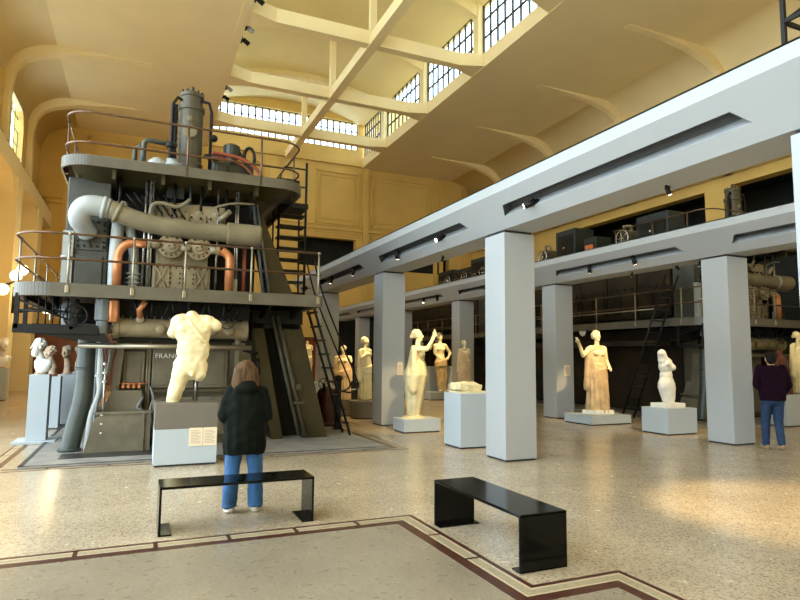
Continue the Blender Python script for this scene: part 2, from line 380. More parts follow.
# ribs
ribp = [(XW, 9.0), (-4.92, 9.0), (-4.98, 12.1), (-4.88, 12.75), (-4.6, 13.2), (-4.1, 13.47), (-3.17, 13.74), (-1.94, 13.9), (0, 13.985), (0, ZC+0.1), (XW, ZC+0.1)]
for k, y in enumerate(BAYS):
    mb = MB()
    if y > 15: mb.prism(ribp, 'y', y-0.2, y+0.2)
    mb.prism([(16.1-x, z) for x, z in ribp][::-1], 'y', y-0.15, y+0.15)
    struct(mb.build('trim_%d' % (6+k), M['rib']))
# roof monitor: curbs, roof, tie beams, purlin, hangers, windows
mb = MB()
for x0, x1 in ((XL-0.3, XL+0.015), (XR-0.015, XR+0.3)): mb.box(x0, x1, YS, YB, ZC-0.02, 14.6)
arcp = [(XL-0.3+(XR-XL+0.6)*t/12, 16.85+0.85*math.sin(PI*t/12)) for t in range(13)]
mb.prism(arcp+[(XR+0.3, 18.2), (XL-0.3, 18.2)], 'y', YS, YB+0.4)
struct(mb.build('ceiling_monitor', M['ceil']))
mb = MB()
for y in BAYS[1:]:
    lo = [(x, z-0.28-0.28*abs((x-8.05)/4.9)**2) for x, z in arcp]
    mb.prism(lo+arcp[::-1], 'y', y-0.18, y+0.18)
    # tie beam with flared ends
    for s, xe in ((1, XL), (-1, XR)):
        mb.prism([(xe, y-0.55), (xe+s*1.0, y-0.2), (xe+s*1.0, y+0.2), (xe, y+0.55)][::s], 'z', ZC, ZC+0.55)
    mb.box(XL+1, XR-1, y-0.2, y+0.2, ZC, ZC+0.55)
    for x0, x1 in ((XL-0.25, XL+0.12), (XR-0.12, XR+0.25)): mb.box(x0, x1, y-0.22, y+0.22, 14.5, 17.0)
    mb.box(7.92, 8.18, y-0.12, y+0.12, 14.4, 17.6)
mb.box(7.86, 8.24, YS, YB, 13.96, 14.42)
struct(mb.build('trim_12', M['rib']))
kk = 4
for x in (XL-0.15, XR+0.15):
    for i in range(0, 6):
        a = BAYS[i]+0.25; b = (BAYS[i+1] if i < 5 else YB)-0.25
        mb = MB()
        n = 9
        for j in range(n+1):
            y = a+(b-a)*j/n; mb.box(x-0.035, x+0.035, y-0.04, y+0.04, 14.6, 16.95)
        for z in (14.62, 15.4, 16.2, 16.92): mb.box(x-0.03, x+0.03, a, b, z-0.04, z+0.04)
        kk += 1
        o = struct(mb.build('window_%d' % kk, M['mull'])); MB().box(x-0.005, x+0.005, a, b, 14.6, 16.95).build('pane', M['glass'], o)
mb = MB(); n = 22
for j in range(n+1):
    x = 3.5+(12.72-3.5)*j/n; mb.box(x-0.045, x+0.045, YB+0.15, YB+0.21, 15.2, 17.05)
for z in (15.22, 15.8, 16.45, 17.03): mb.box(3.5, 12.72, YB+0.15, YB+0.21, z-0.025, z+0.025)
o = struct(mb.build('window_17', M['mull'])); MB().box(3.5, 12.72, YB+0.17, YB+0.18, 15.2, 17.05).build('pane', M['glass'], o)

# ------------------------------------------------------------------ floor pattern
def offs(path, d):
    out = []
    for i, p in enumerate(path):
        p = V((*p, 0)); ns = []
        if i > 0: t = (p-V((*path[i-1], 0))).normalized(); ns.append(V((t.y, -t.x, 0)))
        if i < len(path)-1: t = (V((*path[i+1], 0))-p).normalized(); ns.append(V((t.y, -t.x, 0)))
        n = ns[0] if len(ns) == 1 else (ns[0]+ns[1])/(1+ns[0].dot(ns[1]))
        out.append(p+n*d)
    return out
def strip(mb, path, d0, d1, z, mi=0):
    A, B = offs(path, d0), offs(path, d1)
    for i in range(len(A)-1):
        vs = [(q.x, q.y, zz) for zz in (0.0, z) for q in (A[i], A[i+1], B[i+1], B[i])]
        mb.add(vs, [(0,1,2,3)[::-1], (4,5,6,7), (0,1,5,4), (1,2,6,5), (2,3,7,6), (3,0,4,7)], mi)
def border(path, w, step, z=0.003):
    mb = MB(); strip(mb, path, 0, w*0.17, z, 0); strip(mb, path, w*0.62, w, z, 0)
    strip(mb, path, w*0.17, w*0.26, z*0.8, 1); strip(mb, path, w*0.26, w*0.54, z*0.8, 2); strip(mb, path, w*0.54, w*0.62, z*0.8, 1)
    # dividers
    A, B = offs(path, w*0.1), offs(path, w*0.66)
    for i in range(len(path)-1):
        a, b = A[i], A[i+1]; L = (b-a).length; t = (b-a).normalized(); nrm = V((t.y, -t.x, 0))
        k = 1; m = max(1, round(L/step))
        for k in range(1, m):
            c = a+t*(L*k/m); p = [c-t*.018, c+t*.018, c+t*.018+nrm*w*0.56, c-t*.018+nrm*w*0.56]
            mb.add([(q.x, q.y, zz) for zz in (0, z) for q in p], [(0,1,2,3)[::-1], (4,5,6,7), (0,1,5,4), (1,2,6,5), (2,3,7,6), (3,0,4,7)], 0)
    return mb
path = [(-7.2, 5.87), (2.73, 5.87), (2.73, 3.755), (3.55, 3.755), (3.55, -3)]
struct(border(path, 0.27, 0.62).build('trim_13', [M['bline'], M['btile'], M['bcore']]))
inn = offs(path, 0.27)
mb = MB(); mb.prism([(q.x, q.y) for q in inn]+[(-7.2, -3)], 'z', 0.0, 0.002)
struct(mb.build('trim_14', M['field']))
p2 = [(-1.95, 30), (-1.95, 10.02), (4.6, 10.02), (4.6, 13.6), (5.0, 13.6), (5.0, 20)][::-1]
mbp = border([(q[0], q[1]) for q in p2], 0.22, 0.8)
struct(mbp.build('trim_15', [M['bline'], M['btile'], M['bcore']]))
mb = MB(); mb.bbox(-1.5, 4.25, 10.22, 19.0, 0, 0.03, 0.008); struct(mb.build('trim_16', M['pad']))
mb = MB(); mb.box(-1.05, 1.2, 10.75, 11.3, 0.03, 0.034); mb.box(-1.5, -1.44, 10.22, 19, 0.03, 0.036); mb.box(-1.5, 4.25, 10.22, 10.26, 0.03, 0.036)
struct(mb.build('trim_17', M['padd']))

# ------------------------------------------------------------------ colonnade
ORD = ['nearest', 'second', 'third', 'fourth', 'fifth', 'sixth']
def column(x, y, label, group):
    t = thing('column', label, 'column', (x, y, 0), group)
    MB().bbox(x, x+0.6, y, y+0.6, 0.03, 3.74, 0.006).build('shaft', M['white'], t)
    MB().box(x+0.02, x+0.58, y+0.02, y+0.58, 0, 0.03).build('base_joint', M['shadowgap'], t)
    MB().box(x+0.03, x+0.57, y+0.03, y+0.57, 3.74, 3.785).build('top_joint', M['shadowgap'], t)
    return t
def card(t, x0, x1, y, z0, z1):
    c = MB().box(x0, x1, y-0.012, y, z0, z1).build('text_card', M['label'], t); c['label'] = 'cream text card'
    mb = MB()
    for k in range(7): mb.box(x0+0.02, x1-0.02-0.02*(k % 2), y-0.0135, y-0.012, z0+0.05+k*0.03, z0+0.06+k*0.03)
    mb.build('printed_lines', M['ink'], c)
R1 = [2.86, 8.2, 13.52, 18.85]; R2 = [2.8, 8.165, 13.535, 19.0, 24.4, 29.8]
l1 = ['grey-white square column cut by the right edge of the picture', 'grey-white square column in the foreground just right of the centre of the picture',
      'grey-white square column behind the statue with the raised arm', 'grey-white square column seen through the tall leaning ladder']
l2 = ['grey-white square column beside the camera in the far row', 'grey-white square column between the pale torso and the person in the plum jumper', 'grey-white square column right behind the draped statue stretching its arm',
      'grey-white square column behind the small stone block on its pedestal', 'grey-white square column just showing beyond the raised-arm statue', 'grey-white farthest column, between the standing statues beyond the ladder']
cols = [column(5.476, y, l, 'columns of the near row') for y, l in zip(R1, l1)]
cols2 = [column(10.73, y, l, 'columns of the far row') for y, l in zip(R2, l2) if y > 3]

card(cols[2], 5.88, 6.02, 13.52, 1.22, 1.54); card(cols2[1], 11.0, 11.2, 13.535, 1.18, 1.48); card(cols2[2], 10.95, 11.12, 19.0, 1.14, 1.5)
def beam(x0, y0, y1, label, colys):
    xb, zb, zt = x0-0.45, 4.23, 4.40
    x1 = x0+0.6; xc = x1+0.45
    t = thing('beam', label, 'beam', (x0+0.3, (y0+y1)/2, 3.78), 'long white roof beams')
    mb = MB()
    mb.prism([(xb, zt), (xb, zb)] + [(x0-0.45+0.45*0.999, 3.785)][:0]+[(xb+0.02, zb), (xb+0.02, zt)], 'y', y0, y1)
    mb.box(xb, xc, y0, y1, zt-0.02, zt)         # top sheet
    mb.box(x0, x1, y0, y1, 3.78, 3.80)          # soffit
    mb.prism([(x1, 3.78), (xc, zb), (xc, zt), (xc-0.02, zt), (xc-0.02, zb+0.01), (x1-0.01, 3.80)], 'y', y0, y1)
    # inclined face with trapezoid slots
    def P(tt, y, dp=0): # tt 0 bottom..1 top ; dp depth inwards
        n = 0.7071*dp
        return (x0-0.45*tt+n, y, 3.78+0.45*tt+n)
    def quad(a, b, c, d, mi=0): mb.add([a, b, c, d], [(0, 1, 2, 3)], mi)
    T0, T1 = 0.34, 0.64; sl = 0.14; dp = 0.20
    slots = []
    ys = [c+0.3 for c in colys]
    ys = [ys[0]-5.35]+ys+[ys[-1]+5.35]
    for i in range(len(ys)-1):
        a, b = max(ys[i]+0.55, y0+0.2), min(ys[i+1]-0.55, y1-0.3)
        if b-a > 0.8: slots.append((a, b))
    quad(P(0, y0), P(0, y1), P(T0, y1), P(T0, y0)); quad(P(T1, y0), P(T1, y1), P(1, y1), P(1, y0))
    cur = (y0, y0)
    for a, b in slots:
        quad(P(T0, cur[0]), P(T0, a), P(T1, a+sl), P(T1, cur[1])); cur = (b, b-sl)
        A = [P(T0, a), P(T0, b), P(T1, b-sl), P(T1, a+sl)]; B = [P(T0, a, dp), P(T0, b, dp), P(T1, b-sl, dp), P(T1, a+sl, dp)]
        for k in range(4): quad(A[k], A[(k+1) % 4], B[(k+1) % 4], B[k], 0 if k == 0 else 1)  # all slot sides but the lower one coloured dark as recess shade
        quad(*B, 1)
    quad(P(T0, cur[0]), P(T0, y1), P(T1, y1), P(T1, cur[1]))
    # ends
    prof = [(x0, 3.78), (x1, 3.78), (xc, zb), (xc, zt), (xb, zt), (xb, zb)]
    for y in (y0, y1): mb.add([(p[0], y, p[1]) for p in prof], [tuple(range(6))])
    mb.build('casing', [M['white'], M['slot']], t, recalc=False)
    for a, b in slots:
        c0 = V(P(0.58, a+0.3, 0.17)); c1 = V(P(0.58, b-0.3, 0.17))
        MB().tube([c0, c1], 0.022, 6).build('light_track', M['dark'], t)
    return t, slots, P
B1, S1, P1 = beam(5.476, 1.0, 21.0, 'long grey-white beam over the near row of columns, rising to the upper right', R1)
B2, S2, P2 = beam(10.73, 2.0, 34.0, 'long grey-white beam over the far row of columns, behind the near beam', R2)

# ------------------------------------------------------------------ lights helper
def spotlamp(pos, target, label, power, size=0.6, col=(1.0, 0.74, 0.38), group='track spotlights in the beam slots', scale=1.0):
    pos = V(pos); target = V(target); d = (target-pos).normalized()
    t = thing('track_spotlight', label, 'spotlight', pos, group)
    MB().cyl(pos-d*0.09*scale, pos+d*0.10*scale, 0.05*scale, 12).cyl(pos-d*0.13*scale, pos-d*0.09*scale, 0.03*scale, 10).build('lamp_housing', M['dark'], t)
    MB().cyl(pos+V((0,0,0)), pos+V((0.05,0,0.10))*scale, 0.012, 8).build('bracket', M['dark'], t)
    MB().cyl(pos+d*0.085*scale, pos+d*0.104*scale, 0.04*scale, 12).build('lens', M['lens'], t)
    if power:
        L = bpy.data.lights.new('spot_beam', 'SPOT'); L.energy = power*2.3; L.color = col; L.spot_size = size; L.spot_blend = 0.6; L.shadow_soft_size = 0.05
        o = bpy.data.objects.new('spot_beam', L); COL.objects.link(o); o.parent = t; o.location = d*0.12*scale
        o.rotation_euler = d.to_track_quat('-Z', 'Y').to_euler()
    return t
# ------------------------------------------------------------------ great diesel engine
def rrect(x0, x1, y0, y1, r, left=True, right=True, n=16):
    """plan outline, front edge y0; rounded front corners"""
    P = [(x1, y1)]
    if right: P += [(x1-r+r*math.cos(a), y0+r-r*math.sin(a)) for a in [PI/2*i/n for i in range(n+1)]]
    else: P += [(x1, y0)]
    if left: P += [(x0+r-r*math.sin(a), y0+r-r*math.cos(a)) for a in [PI/2*i/n for i in range(n+1)]]
    else: P += [(x0, y0)]
    P += [(x0, y1)]
    return P
def handwheel(c, R, axis, parent, m=None, name='handwheel'):
    mb = MB(); c = V(c); ax = {'x': (V((0,1,0)), V((0,0,1)), V((1,0,0))), 'y': (V((1,0,0)), V((0,0,1)), V((0,1,0))), 'z': (V((1,0,0)), V((0,1,0)), V((0,0,1)))}[axis]
    mb.tube([c+(ax[0]*math.cos(2*PI*k/24)+ax[1]*math.sin(2*PI*k/24))*R for k in range(24)], R*0.08, 8, closed=True)
    for k in range(5):
        a = 2*PI*k/5; mb.cyl(c, c+(ax[0]*math.cos(a)+ax[1]*math.sin(a))*R, R*0.055, 6)
    mb.cyl(c-ax[2]*R*0.15, c+ax[2]*R*0.9, R*0.14, 10)
    return mb.build(name, m or M['dark'], parent)
def bolts(mb, pts, r=0.022, d=(0,-0.03,0)):
    for p in pts: mb.cyl(p, V(p)+V(d), r, 6)
def engine(label):
    E = thing('diesel_engine', label, 'engine', (1.0, 14.0, 0.03), 'giant diesel engines of the hall')
    G, C_, D, T = M['green'], M['cream'], M['dark'], M['tan']
    # ---- lower body
    mb = MB(); mb.bbox(-0.30, 1.62, 11.75, 20.0, 0.03, 2.3, 0.04)
    for z in (1.86, 0.98): mb.box(-0.33, 1.65, 11.70, 17.8, z, z+0.06)
    mb.build('crankcase', G, E)
    MB().box(-0.36, -0.34, 12.7, 19.95, 0.05, 2.28).build('flank_shade_plate', M['flank'], E)  # black sheet added over the crankcase side to put it in shade
    MB().lathe((-1.80, 15.3, 2.55), [(0.02, 0.03), (0.15, 0.02), (0.16, 0.0), (0.14, -0.02), (0.01, -0.021)], axis='x', seg=20).build('dial', M['dial'], E)
    mb = MB()
    for x0, x1, z0, z1 in ((-0.22, 0.14, 1.10, 1.72), (0.26, 0.98, 1.06, 1.80), (1.06, 1.58, 1.06, 1.80), (0.30, 0.98, 0.2, 0.9), (1.06, 1.58, 0.2, 0.9)):
        mb.bbox(x0, x1, 11.66, 11.76, z0, z1, 0.02)
        mb.bbox(x0+0.06, x1-0.06, 11.645, 11.67, z0+0.06, z1-0.06, 0.01)
    mb.split('inspection_cover', M['foot'], E)
    mb = MB()
    for x in (0.18, 0.22, 1.02): mb.cyl((x, 11.66, 0.1), (x, 11.66, 1.9), 0.02, 8)
    mb.tube([(-0.34, 11.6, 1.85), (-0.42, 11.55, 1.4), (-0.52, 11.5, 1.0), (-0.66, 11.4, 0.7)], 0.03, 8)
    mb.split('oil_pipe', T, E)
    # sloping footing castings at the lower left
    mb = MB(); mb.prism([(-0.74, 0.03), (0.27, 0.03), (0.27, 0.66), (-0.50, 0.66), (-0.60, 0.58)], 'y', 11.25, 12.6)
    mb.prism([(-0.52, 0.66), (0.12, 0.66), (0.10, 1.04), (-0.36, 1.04)], 'y', 11.45, 12.6)
    mb.prism([(-0.40, 1.02), (-0.26, 1.02), (-0.20, 1.85), (-0.30, 1.85)], 'y', 11.5, 12.4)
    mb.box(-0.62, 0.30, 11.22, 12.6, 0.66, 0.70); mb.box(0.14, 0.17, 11.2, 11.26, 0.03, 0.66)
    mb.build('footing', M['foot'], E)
    mb = MB()
    for k in range(5):
        x = -0.28+k*0.085; mb.cyl((x, 11.62, 1.10), (x, 11.50, 1.10), 0.028, 10); mb.cyl((x, 11.56, 1.10), (x, 11.56, 1.17), 0.012, 6)
    mb.cyl((-0.33, 11.58, 1.15), (0.2, 11.58, 1.15), 0.014, 8)
    mb.build('oil_cocks', M['copper'], E)
    mb = MB(); mb.lathe((0.36, 11.4, 0.0), [(0.012, 0.03), (0.014, 0.3), (0.03, 0.35), (0.075, 0.85), (0.08, 0.87), (0.01, 0.875)], seg=14)
    mb.build('oil_funnel', T, E)
    mb = MB()
    for pts in ([(0.10, 11.6, 1.0), (0.12, 11.45, 0.9), (0.05, 11.4, 0.75), (0.16, 11.4, 0.68)], [(0.24, 11.6, 1.1), (0.30, 11.45, 0.9), (0.26, 11.4, 0.7), (0.32, 11.4, 0.3)],
                [(-0.45, 11.35, 0.72), (-0.5, 11.3, 1.1), (-0.42, 11.3, 1.6), (-0.45, 11.35, 1.9)], [(-0.56, 11.35, 0.1), (-0.6, 11.3, 0.6), (-0.52, 11.3, 1.2), (-0.55, 11.3, 1.9)], [(-0.66, 11.5, 0.1), (-0.62, 11.4, 1.0), (-0.62, 11.35, 1.9)]):
        mb.tube(smooth_path(pts, 5), 0.022, 8)
    mb.split('drain_pipe', M['bluegrey'], E)
    mb = MB()
    for z in (0.35, 0.5, 0.65, 1.2, 1.35, 1.5): mb.lathe((-0.48, 11.28, z), [(0.015, -0.02), (0.04, -0.015), (0.04, 0.015), (0.015, 0.02)], seg=10)
    mb.cyl((-0.48, 11.28, 0.1), (-0.48, 11.28, 1.9), 0.012, 8)
    mb.build('valve_spindle', M['steel'], E)
    # green exhaust pipe and horizontal pipe
    mb = MB(); mb.tube(smooth_path([(-0.97, 11.6, 0.03), (-0.90, 11.6, 0.45), (-0.81, 11.6, 0.95), (-0.79, 11.6, 1.5), (-0.79, 11.6, 2.0)], 6), 0.15, 20)
    mb.lathe((-0.97, 11.6, 0.03), [(0.17, 0), (0.19, 0.03), (0.15, 0.06)], seg=20)
    mb.lathe((-0.80, 11.6, 1.42), [(0.15, -0.02), (0.165, -0.01), (0.165, 0.01), (0.15, 0.02)], seg=20)
    mb.build('exhaust_pipe', M['gpipe'], E)
    mb = MB(); mb.cyl((-0.88, 11.05, 1.80), (1.9, 11.05, 1.80), 0.045, 12)
    mb.build('hand_pipe', M['lrail'], E)
    for x in (-0.6, -0.05, 1.0): MB().cyl((x, 11.08, 1.8), (x, 11.7, 1.8), 0.025, 8).build('pipe_bracket', T, E)
    # vertical light pipe left
    mb = MB(); mb.tube(smooth_path([(-0.56, 11.35, 1.98), (-0.56, 11.35, 1.3), (-0.55, 11.35, 1.0), (-0.66, 11.4, 0.6), (-0.7, 11.45, 0.03)], 5), 0.05, 12)
    for z in (1.3, 1.85): mb.lathe((-0.56, 11.35, z), [(0.05, -0.02), (0.075, -0.015), (0.075, 0.015), (0.05, 0.02)], seg=14)
    mb.build('water_pipe', M['lgrey'], E)
    # ---- horizontal scavenge cylinder
    mb = MB(); mb.lathe((0, 11.25, 2.12), [(0.02, -0.42), (0.13, -0.40), (0.19, -0.38), (0.19, -0.30), (0.165, -0.29), (0.165, 0.55), (0.185, 0.56), (0.185, 0.64), (0.165, 0.65), (0.165, 1.75), (0.19, 1.76), (0.19, 1.84), (0.02, 1.86)], axis='x', seg=24)
    mb.build('horizontal_cylinder', C_, E)
    mb = MB()
    for x in (0.35, 0.62, 1.2, 1.5): mb.lathe((x, 11.07, 2.1), [(0.075, 0.05), (0.085, -0.03), (0.07, -0.05), (0.03, -0.06)], axis='y', seg=16)
    mb.lathe((0.02, 11.08, 2.26), [(0.05, 0.1), (0.065, -0.01), (0.02, -0.02)], axis='y', seg=12)
    mb.split('port_cover', C_, E)
    mb = MB()
    for k in range(16):
        x = -0.25+k*0.125; mb.cyl((x, 11.2, 2.27), (x, 11.2, 2.325), 0.015, 6)
    for k in range(10): 
        a = 2*PI*k/10; mb.cyl((-0.39, 11.25+0.15*math.cos(a), 2.12+0.15*math.sin(a)), (-0.43, 11.25+0.15*math.cos(a), 2.12+0.15*math.sin(a)), 0.015, 6)
    mb.build('bolts', M['bluegrey'], E)
    mb = MB(); mb.box(-0.4, 1.9, 11.35, 11.75, 1.9, 2.6); mb.box(-1.0, 3.0, 11.9, 17.6, 2.2, 2.56)
    for k in range(9):
        x = 0.0+k*0.2; mb.cyl((x, 11.1, 2.3), (x+0.08*((k % 3)-1), 11.0, 2.56), 0.025, 8)
    mb.build('under_deck_shade', D, E)  # black boxes added as the shade of the cavity under the deck
    mb = MB(); mb.tube([(0.02, 11.1, 2.3), (0.0, 11.0, 2.42), (0.1, 10.95, 2.56)], 0.05, 12); mb.lathe((-0.42, 11.0, 2.3), [(0.10, -0.1), (0.12, 0), (0.12, 0.24), (0.10, 0.26)], seg=16)
    mb.split('relief_valve', M['copper'], E)
    mb = MB(); mb.lathe((-0.55, 10.95, 2.1), [(0.07, -0.2), (0.09, -0.18), (0.09, 0.1), (0.12, 0.12), (0.12, 0.46)], seg=16); mb.lathe((-1.05, 11.3, 2.1), [(0.12, 0), (0.13, 0.2), (0.17, 0.22), (0.17, 0.3), (0.1, 0.45)], seg=16)
    mb.split('feed_pump', M['bluegrey'], E)
    handwheel((-0.93, 10.8, 2.27), 0.17, 'y', E); handwheel((1.45, 10.95, 2.25), 0.12, 'y', E)
    # ---- sloping A frame at right
    O = M['olive']
    mb = MB(); mb.prism([(1.96, 2.5), (2.22, 2.5), (2.72, 0.03), (2.50, 0.03)], 'y', 11.9, 12.5)
    mb.prism([(2.40, 2.5), (2.98, 2.5), (3.62, 0.03), (3.12, 0.03)], 'y', 11.9, 12.5)
    mb.split('buttress', O, E)
    mb = MB(); mb.prism([(2.1, 2.5), (2.6, 2.5), (3.2, 0.03), (2.66, 0.03)], 'y', 12.35, 13.1); mb.box(1.7, 3.05, 11.85, 13.0, 2.3, 2.56)
    mb.build('buttress_web', D, E)
    mb = MB(); mb.cyl((2.42, 11.82, 2.45), (3.02, 11.82, 0.1), 0.035, 10); mb.cyl((2.52, 11.80, 2.45), (3.14, 11.8, 0.1), 0.04, 10)
    mb.box(2.88, 3.1, 11.75, 11.85, 0.72, 0.76); mb.box(2.92, 3.02, 11.74, 11.84, 1.0, 1.1)
    mb.split('sloping_pipe', M['green'], E)
    mb = MB(); mb.tube([(1.95, 11.5, 2.5), (1.98, 11.5, 1.95), (1.84, 11.45, 1.75), (2.1, 11.45, 1.7)], 0.035, 10); mb.bbox(1.86, 2.04, 11.4, 11.5, 1.72, 1.95, 0.02); mb.cyl((2.12, 11.5, 1.3), (2.1, 11.5, 1.62), 0.05, 10)
    mb.build('control_lever', D, E)
    mb = MB(); mb.tube([(1.25, 11.3, 2.05), (1.6, 11.3, 2.05), (1.70, 11.32, 1.98), (1.72, 11.35, 0.5)], 0.06, 14); mb.lathe((1.72, 11.35, 0.6), [(0.06, 0), (0.09, 0.02), (0.09, 0.06), (0.06, 0.08)], seg=14)
    mb.build('return_pipe', M['tan'], E)
    # ---- lower deck
    DK = M['deck']
    out = rrect(-1.82, 3.06, 10.6, 20.4, 0.55, True, False)
    mb = MB(); mb.prism(out, 'z', 2.70, 2.75); 
    fp = [(p[0], p[1]) for p in out]
    for i in range(1, len(fp)-1):
        pass
    rim = offs(fp, 0.03) if False else None
    outer = [V((p[0], p[1], 0)) for p in fp]
    for i in range(len(outer)-1):
        a, b = outer[i], outer[i+1]; t = (b-a).normalized(); nrm = V((-t.y, t.x, 0)); c = V((1, 14, 0))
        if nrm.dot(c-a) > 0: nrm = -nrm
        q = [a, b, b+nrm*0.03, a+nrm*0.03]
        mb.add([(p.x, p.y, z) for z in (2.56, 2.77) for p in q], [(0,1,2,3),(4,5,6,7),(0,1,5,4),(1,2,6,5),(2,3,7,6),(3,0,4,7)])
        q = [a, b, b-nrm*0.10, a-nrm*0.10]
        mb.add([(p.x, p.y, z) for z in (2.56, 2.58) for p in q], [(0,1,2,3),(4,5,6,7),(0,1,5,4),(1,2,6,5),(2,3,7,6),(3,0,4,7)])
    mb.build('lower_deck', DK, E)
    mb = MB()
    for x in (-1.3, -0.6, 0.1, 0.8, 1.5, 2.2, 2.8): mb.prism([(10.65, 2.69), (10.65, 2.58), (12.0, 2.35), (12.0, 2.69)], 'x', x-0.02, x+0.02)
    mb.split('deck_bracket', D, E)
    def railing(path, zd, zs, posts, r=0.02, m=M['rail'], endclose=True):
        for z in zs: MB().tube([(p[0], p[1], zd+z) for p in path], r, 8).build('handrail', m, E)
        for p in posts:
            q = MB(); q.cyl((p[0], p[1], zd-0.12), (p[0], p[1], zd+zs[0]), 0.018, 8); q.bbox(p[0]-0.03, p[0]+0.03, p[1]-0.03, p[1]+0.03, zd-0.14, zd-0.02, 0.01)
            q.sphere((p[0], p[1], zd+zs[0]), 0.032, 8, 6); q.sphere((p[0], p[1], zd+zs[1]), 0.03, 8, 6)
            q.build('rail_post', M['lrail'], E)
    path = [(3.04, 10.58)]+[(p[0], p[1]) for p in rrect(-1.84, 3.06, 10.58, 20.2, 0.55, True, False)][2:]
    railing(path, 2.75, (0.80, 0.40), [(3.0, 10.58), (1.78, 10.58), (0.68, 10.58), (-0.12+0.0, 10.58), (-1.05, 10.58), (-1.84, 11.4), (-1.84, 13.0), (-1.84, 14.6), (-1.84, 16.2), (-1.84, 17.4)])
    # hanging gallery under the left end
    mb = MB(); mb.box(-1.72, -0.62, 10.85, 11.7, 2.0, 2.07); mb.box(-1.78, -0.6, 10.8, 10.84, 1.98, 2.12)
    mb.prism([(-1.7, 2.0), (-0.5, 2.0), (-0.4, 1.86), (-0.5, 1.84)], 'y', 10.85, 10.9)
    for x in (-1.74, -0.98): mb.box(x-0.03, x+0.03, 10.8, 10.86, 2.05, 2.6); mb.box(x-0.03, x+0.03, 11.6, 11.66, 2.05, 2.6)
    mb.cyl((-1.74, 10.82, 2.33), (-0.98, 10.82, 2.33), 0.02, 8); mb.cyl((-1.74, 10.82, 2.5), (-0.98, 10.82, 2.18), 0.014, 6)
    for k in range(5): mb.cyl((-1.45+k*0.1, 10.84, 2.05), (-1.45+k*0.1, 10.84, 2.56), 0.012, 6)
    mb.build('hanging_gallery', D, E)
    # side ledge and its railing on the left flank
    mb = MB(); mb.box(-1.75, -1.15, 12.4, 20.1, 2.05, 2.2); mb.build('side_ledge', M['flank'], E)
    # ---- middle body
    mb = MB(); mb.bbox(-1.05, 2.1, 12.1, 19.8, 2.75, 4.75, 0.03); mb.build('engine_block', M['dark'], E)
    mb = MB(); mb.bbox(-1.22, -0.55, 11.5, 12.2, 2.76, 4.72, 0.02); mb.bbox(-1.05, -0.62, 11.44, 11.52, 2.85, 3.35, 0.02); mb.bbox(-1.1, -0.58, 11.46, 11.52, 3.45, 4.0, 0.01)
    mb.box(-0.86, -0.84, 11.44, 11.5, 3.5, 3.8)
    mb.build('left_cabinet', M['cab'], E)
    mb = MB(); bolts(mb, [(-1.02+0.1*i, 11.46, z) for i in range(5) for z in (3.52, 3.95)]+[(-1.02, 11.46, 3.5+0.1*i) for i in range(5)]+[(-0.62, 11.46, 3.5+0.1*i) for i in range(5)])
    mb.build('rivets', M['dark'], E)
    mb = MB(); mb.box(-1.24, -1.08, 11.40, 11.5, 2.76, 3.75)
    for k in range(12): mb.cyl((-1.12, 11.40, 2.82+k*0.08), (-1.12, 11.37, 2.82+k*0.08), 0.014, 6)
    mb.lathe((-1.16, 11.42, 3.3), [(0.06, -0.02), (0.10, -0.015), (0.10, 0.015), (0.06, 0.02)], seg=12)
    mb.build('angle_post', M['lgrey'], E)
    # flank panels with bolt heads (seen on the far engine)
    for k, (y0, y1, z0, z1) in enumerate(((12.3, 13.5, 2.9, 4.6), (13.55, 14.75, 2.9, 4.6), (14.8, 16.0, 2.9, 4.6), (16.05, 17.4, 2.9, 4.6), (17.45, 19.6, 2.9, 4.6))):
        mb = MB(); mb.bbox(-1.22, -1.04, y0, y1, z0, z1, 0.02)
        mb.bbox(-1.26, -1.2, y0+0.08, (y0+y1)/2-0.03, z0+0.1, z1-0.9, 0.01); mb.bbox(-1.26, -1.2, (y0+y1)/2+0.03, y1-0.08, z0+0.1, z1-0.9, 0.01)
        f = mb.build('flank_panel', M['flank'], E)
        mb = MB(); bolts(mb, [(-1.24, y0+0.15+(y1-y0-0.3)*i/3, z) for i in range(4) for z in (z0+0.06, z0+0.5, z1-0.8, z1-0.15)], 0.035, (-0.04, 0, 0)); mb.build('bolts', M['dark'], f)
    for z in (2.66, 3.08): MB().cyl((-1.72, 12.4, z), (-1.72, 17.8, z), 0.018, 8).build('handrail', M['lrail'], E)
    # light vertical pipes
    mb = MB(); mb.tube(smooth_path([(-0.42, 11.2, 2.75), (-0.42, 11.2, 3.4), (-0.40, 11.25, 3.9), (-0.36, 11.4, 4.3)], 5), 0.10, 16)
    mb.tube(smooth_path([(-0.12, 11.3, 2.75), (-0.12, 11.3, 3.2), (-0.16, 11.3, 3.6), (-0.28, 11.4, 4.1)], 5), 0.085, 16)
    for z in (2.9, 2.98, 3.06): mb.lathe((-0.12, 11.3, z), [(0.08, -0.02), (0.12, -0.015), (0.12, 0.015), (0.08, 0.02)], seg=14)
    mb.split('riser_pipe', M['lgrey'], E)
    # cream manifold block
    mb = MB(); mb.bbox(0.18, 1.14, 11.1, 11.8, 2.76, 3.24, 0.02); mb.bbox(0.22, 1.1, 11.2, 11.9, 3.24, 3.66, 0.03)
    for x in (0.22, 0.44, 0.66, 0.88, 1.08): mb.box(x-0.012, x+0.012, 11.07, 11.1, 2.78, 3.22)
    for a, b in ((0.23, 0.43), (0.89, 1.07)):
        mb.cyl((a, 11.07, 2.82), (b, 11.07, 3.18), 0.012, 6); mb.cyl((b, 11.07, 2.82), (a, 11.07, 3.18), 0.012, 6)
    mb.build('manifold_block', C_, E)
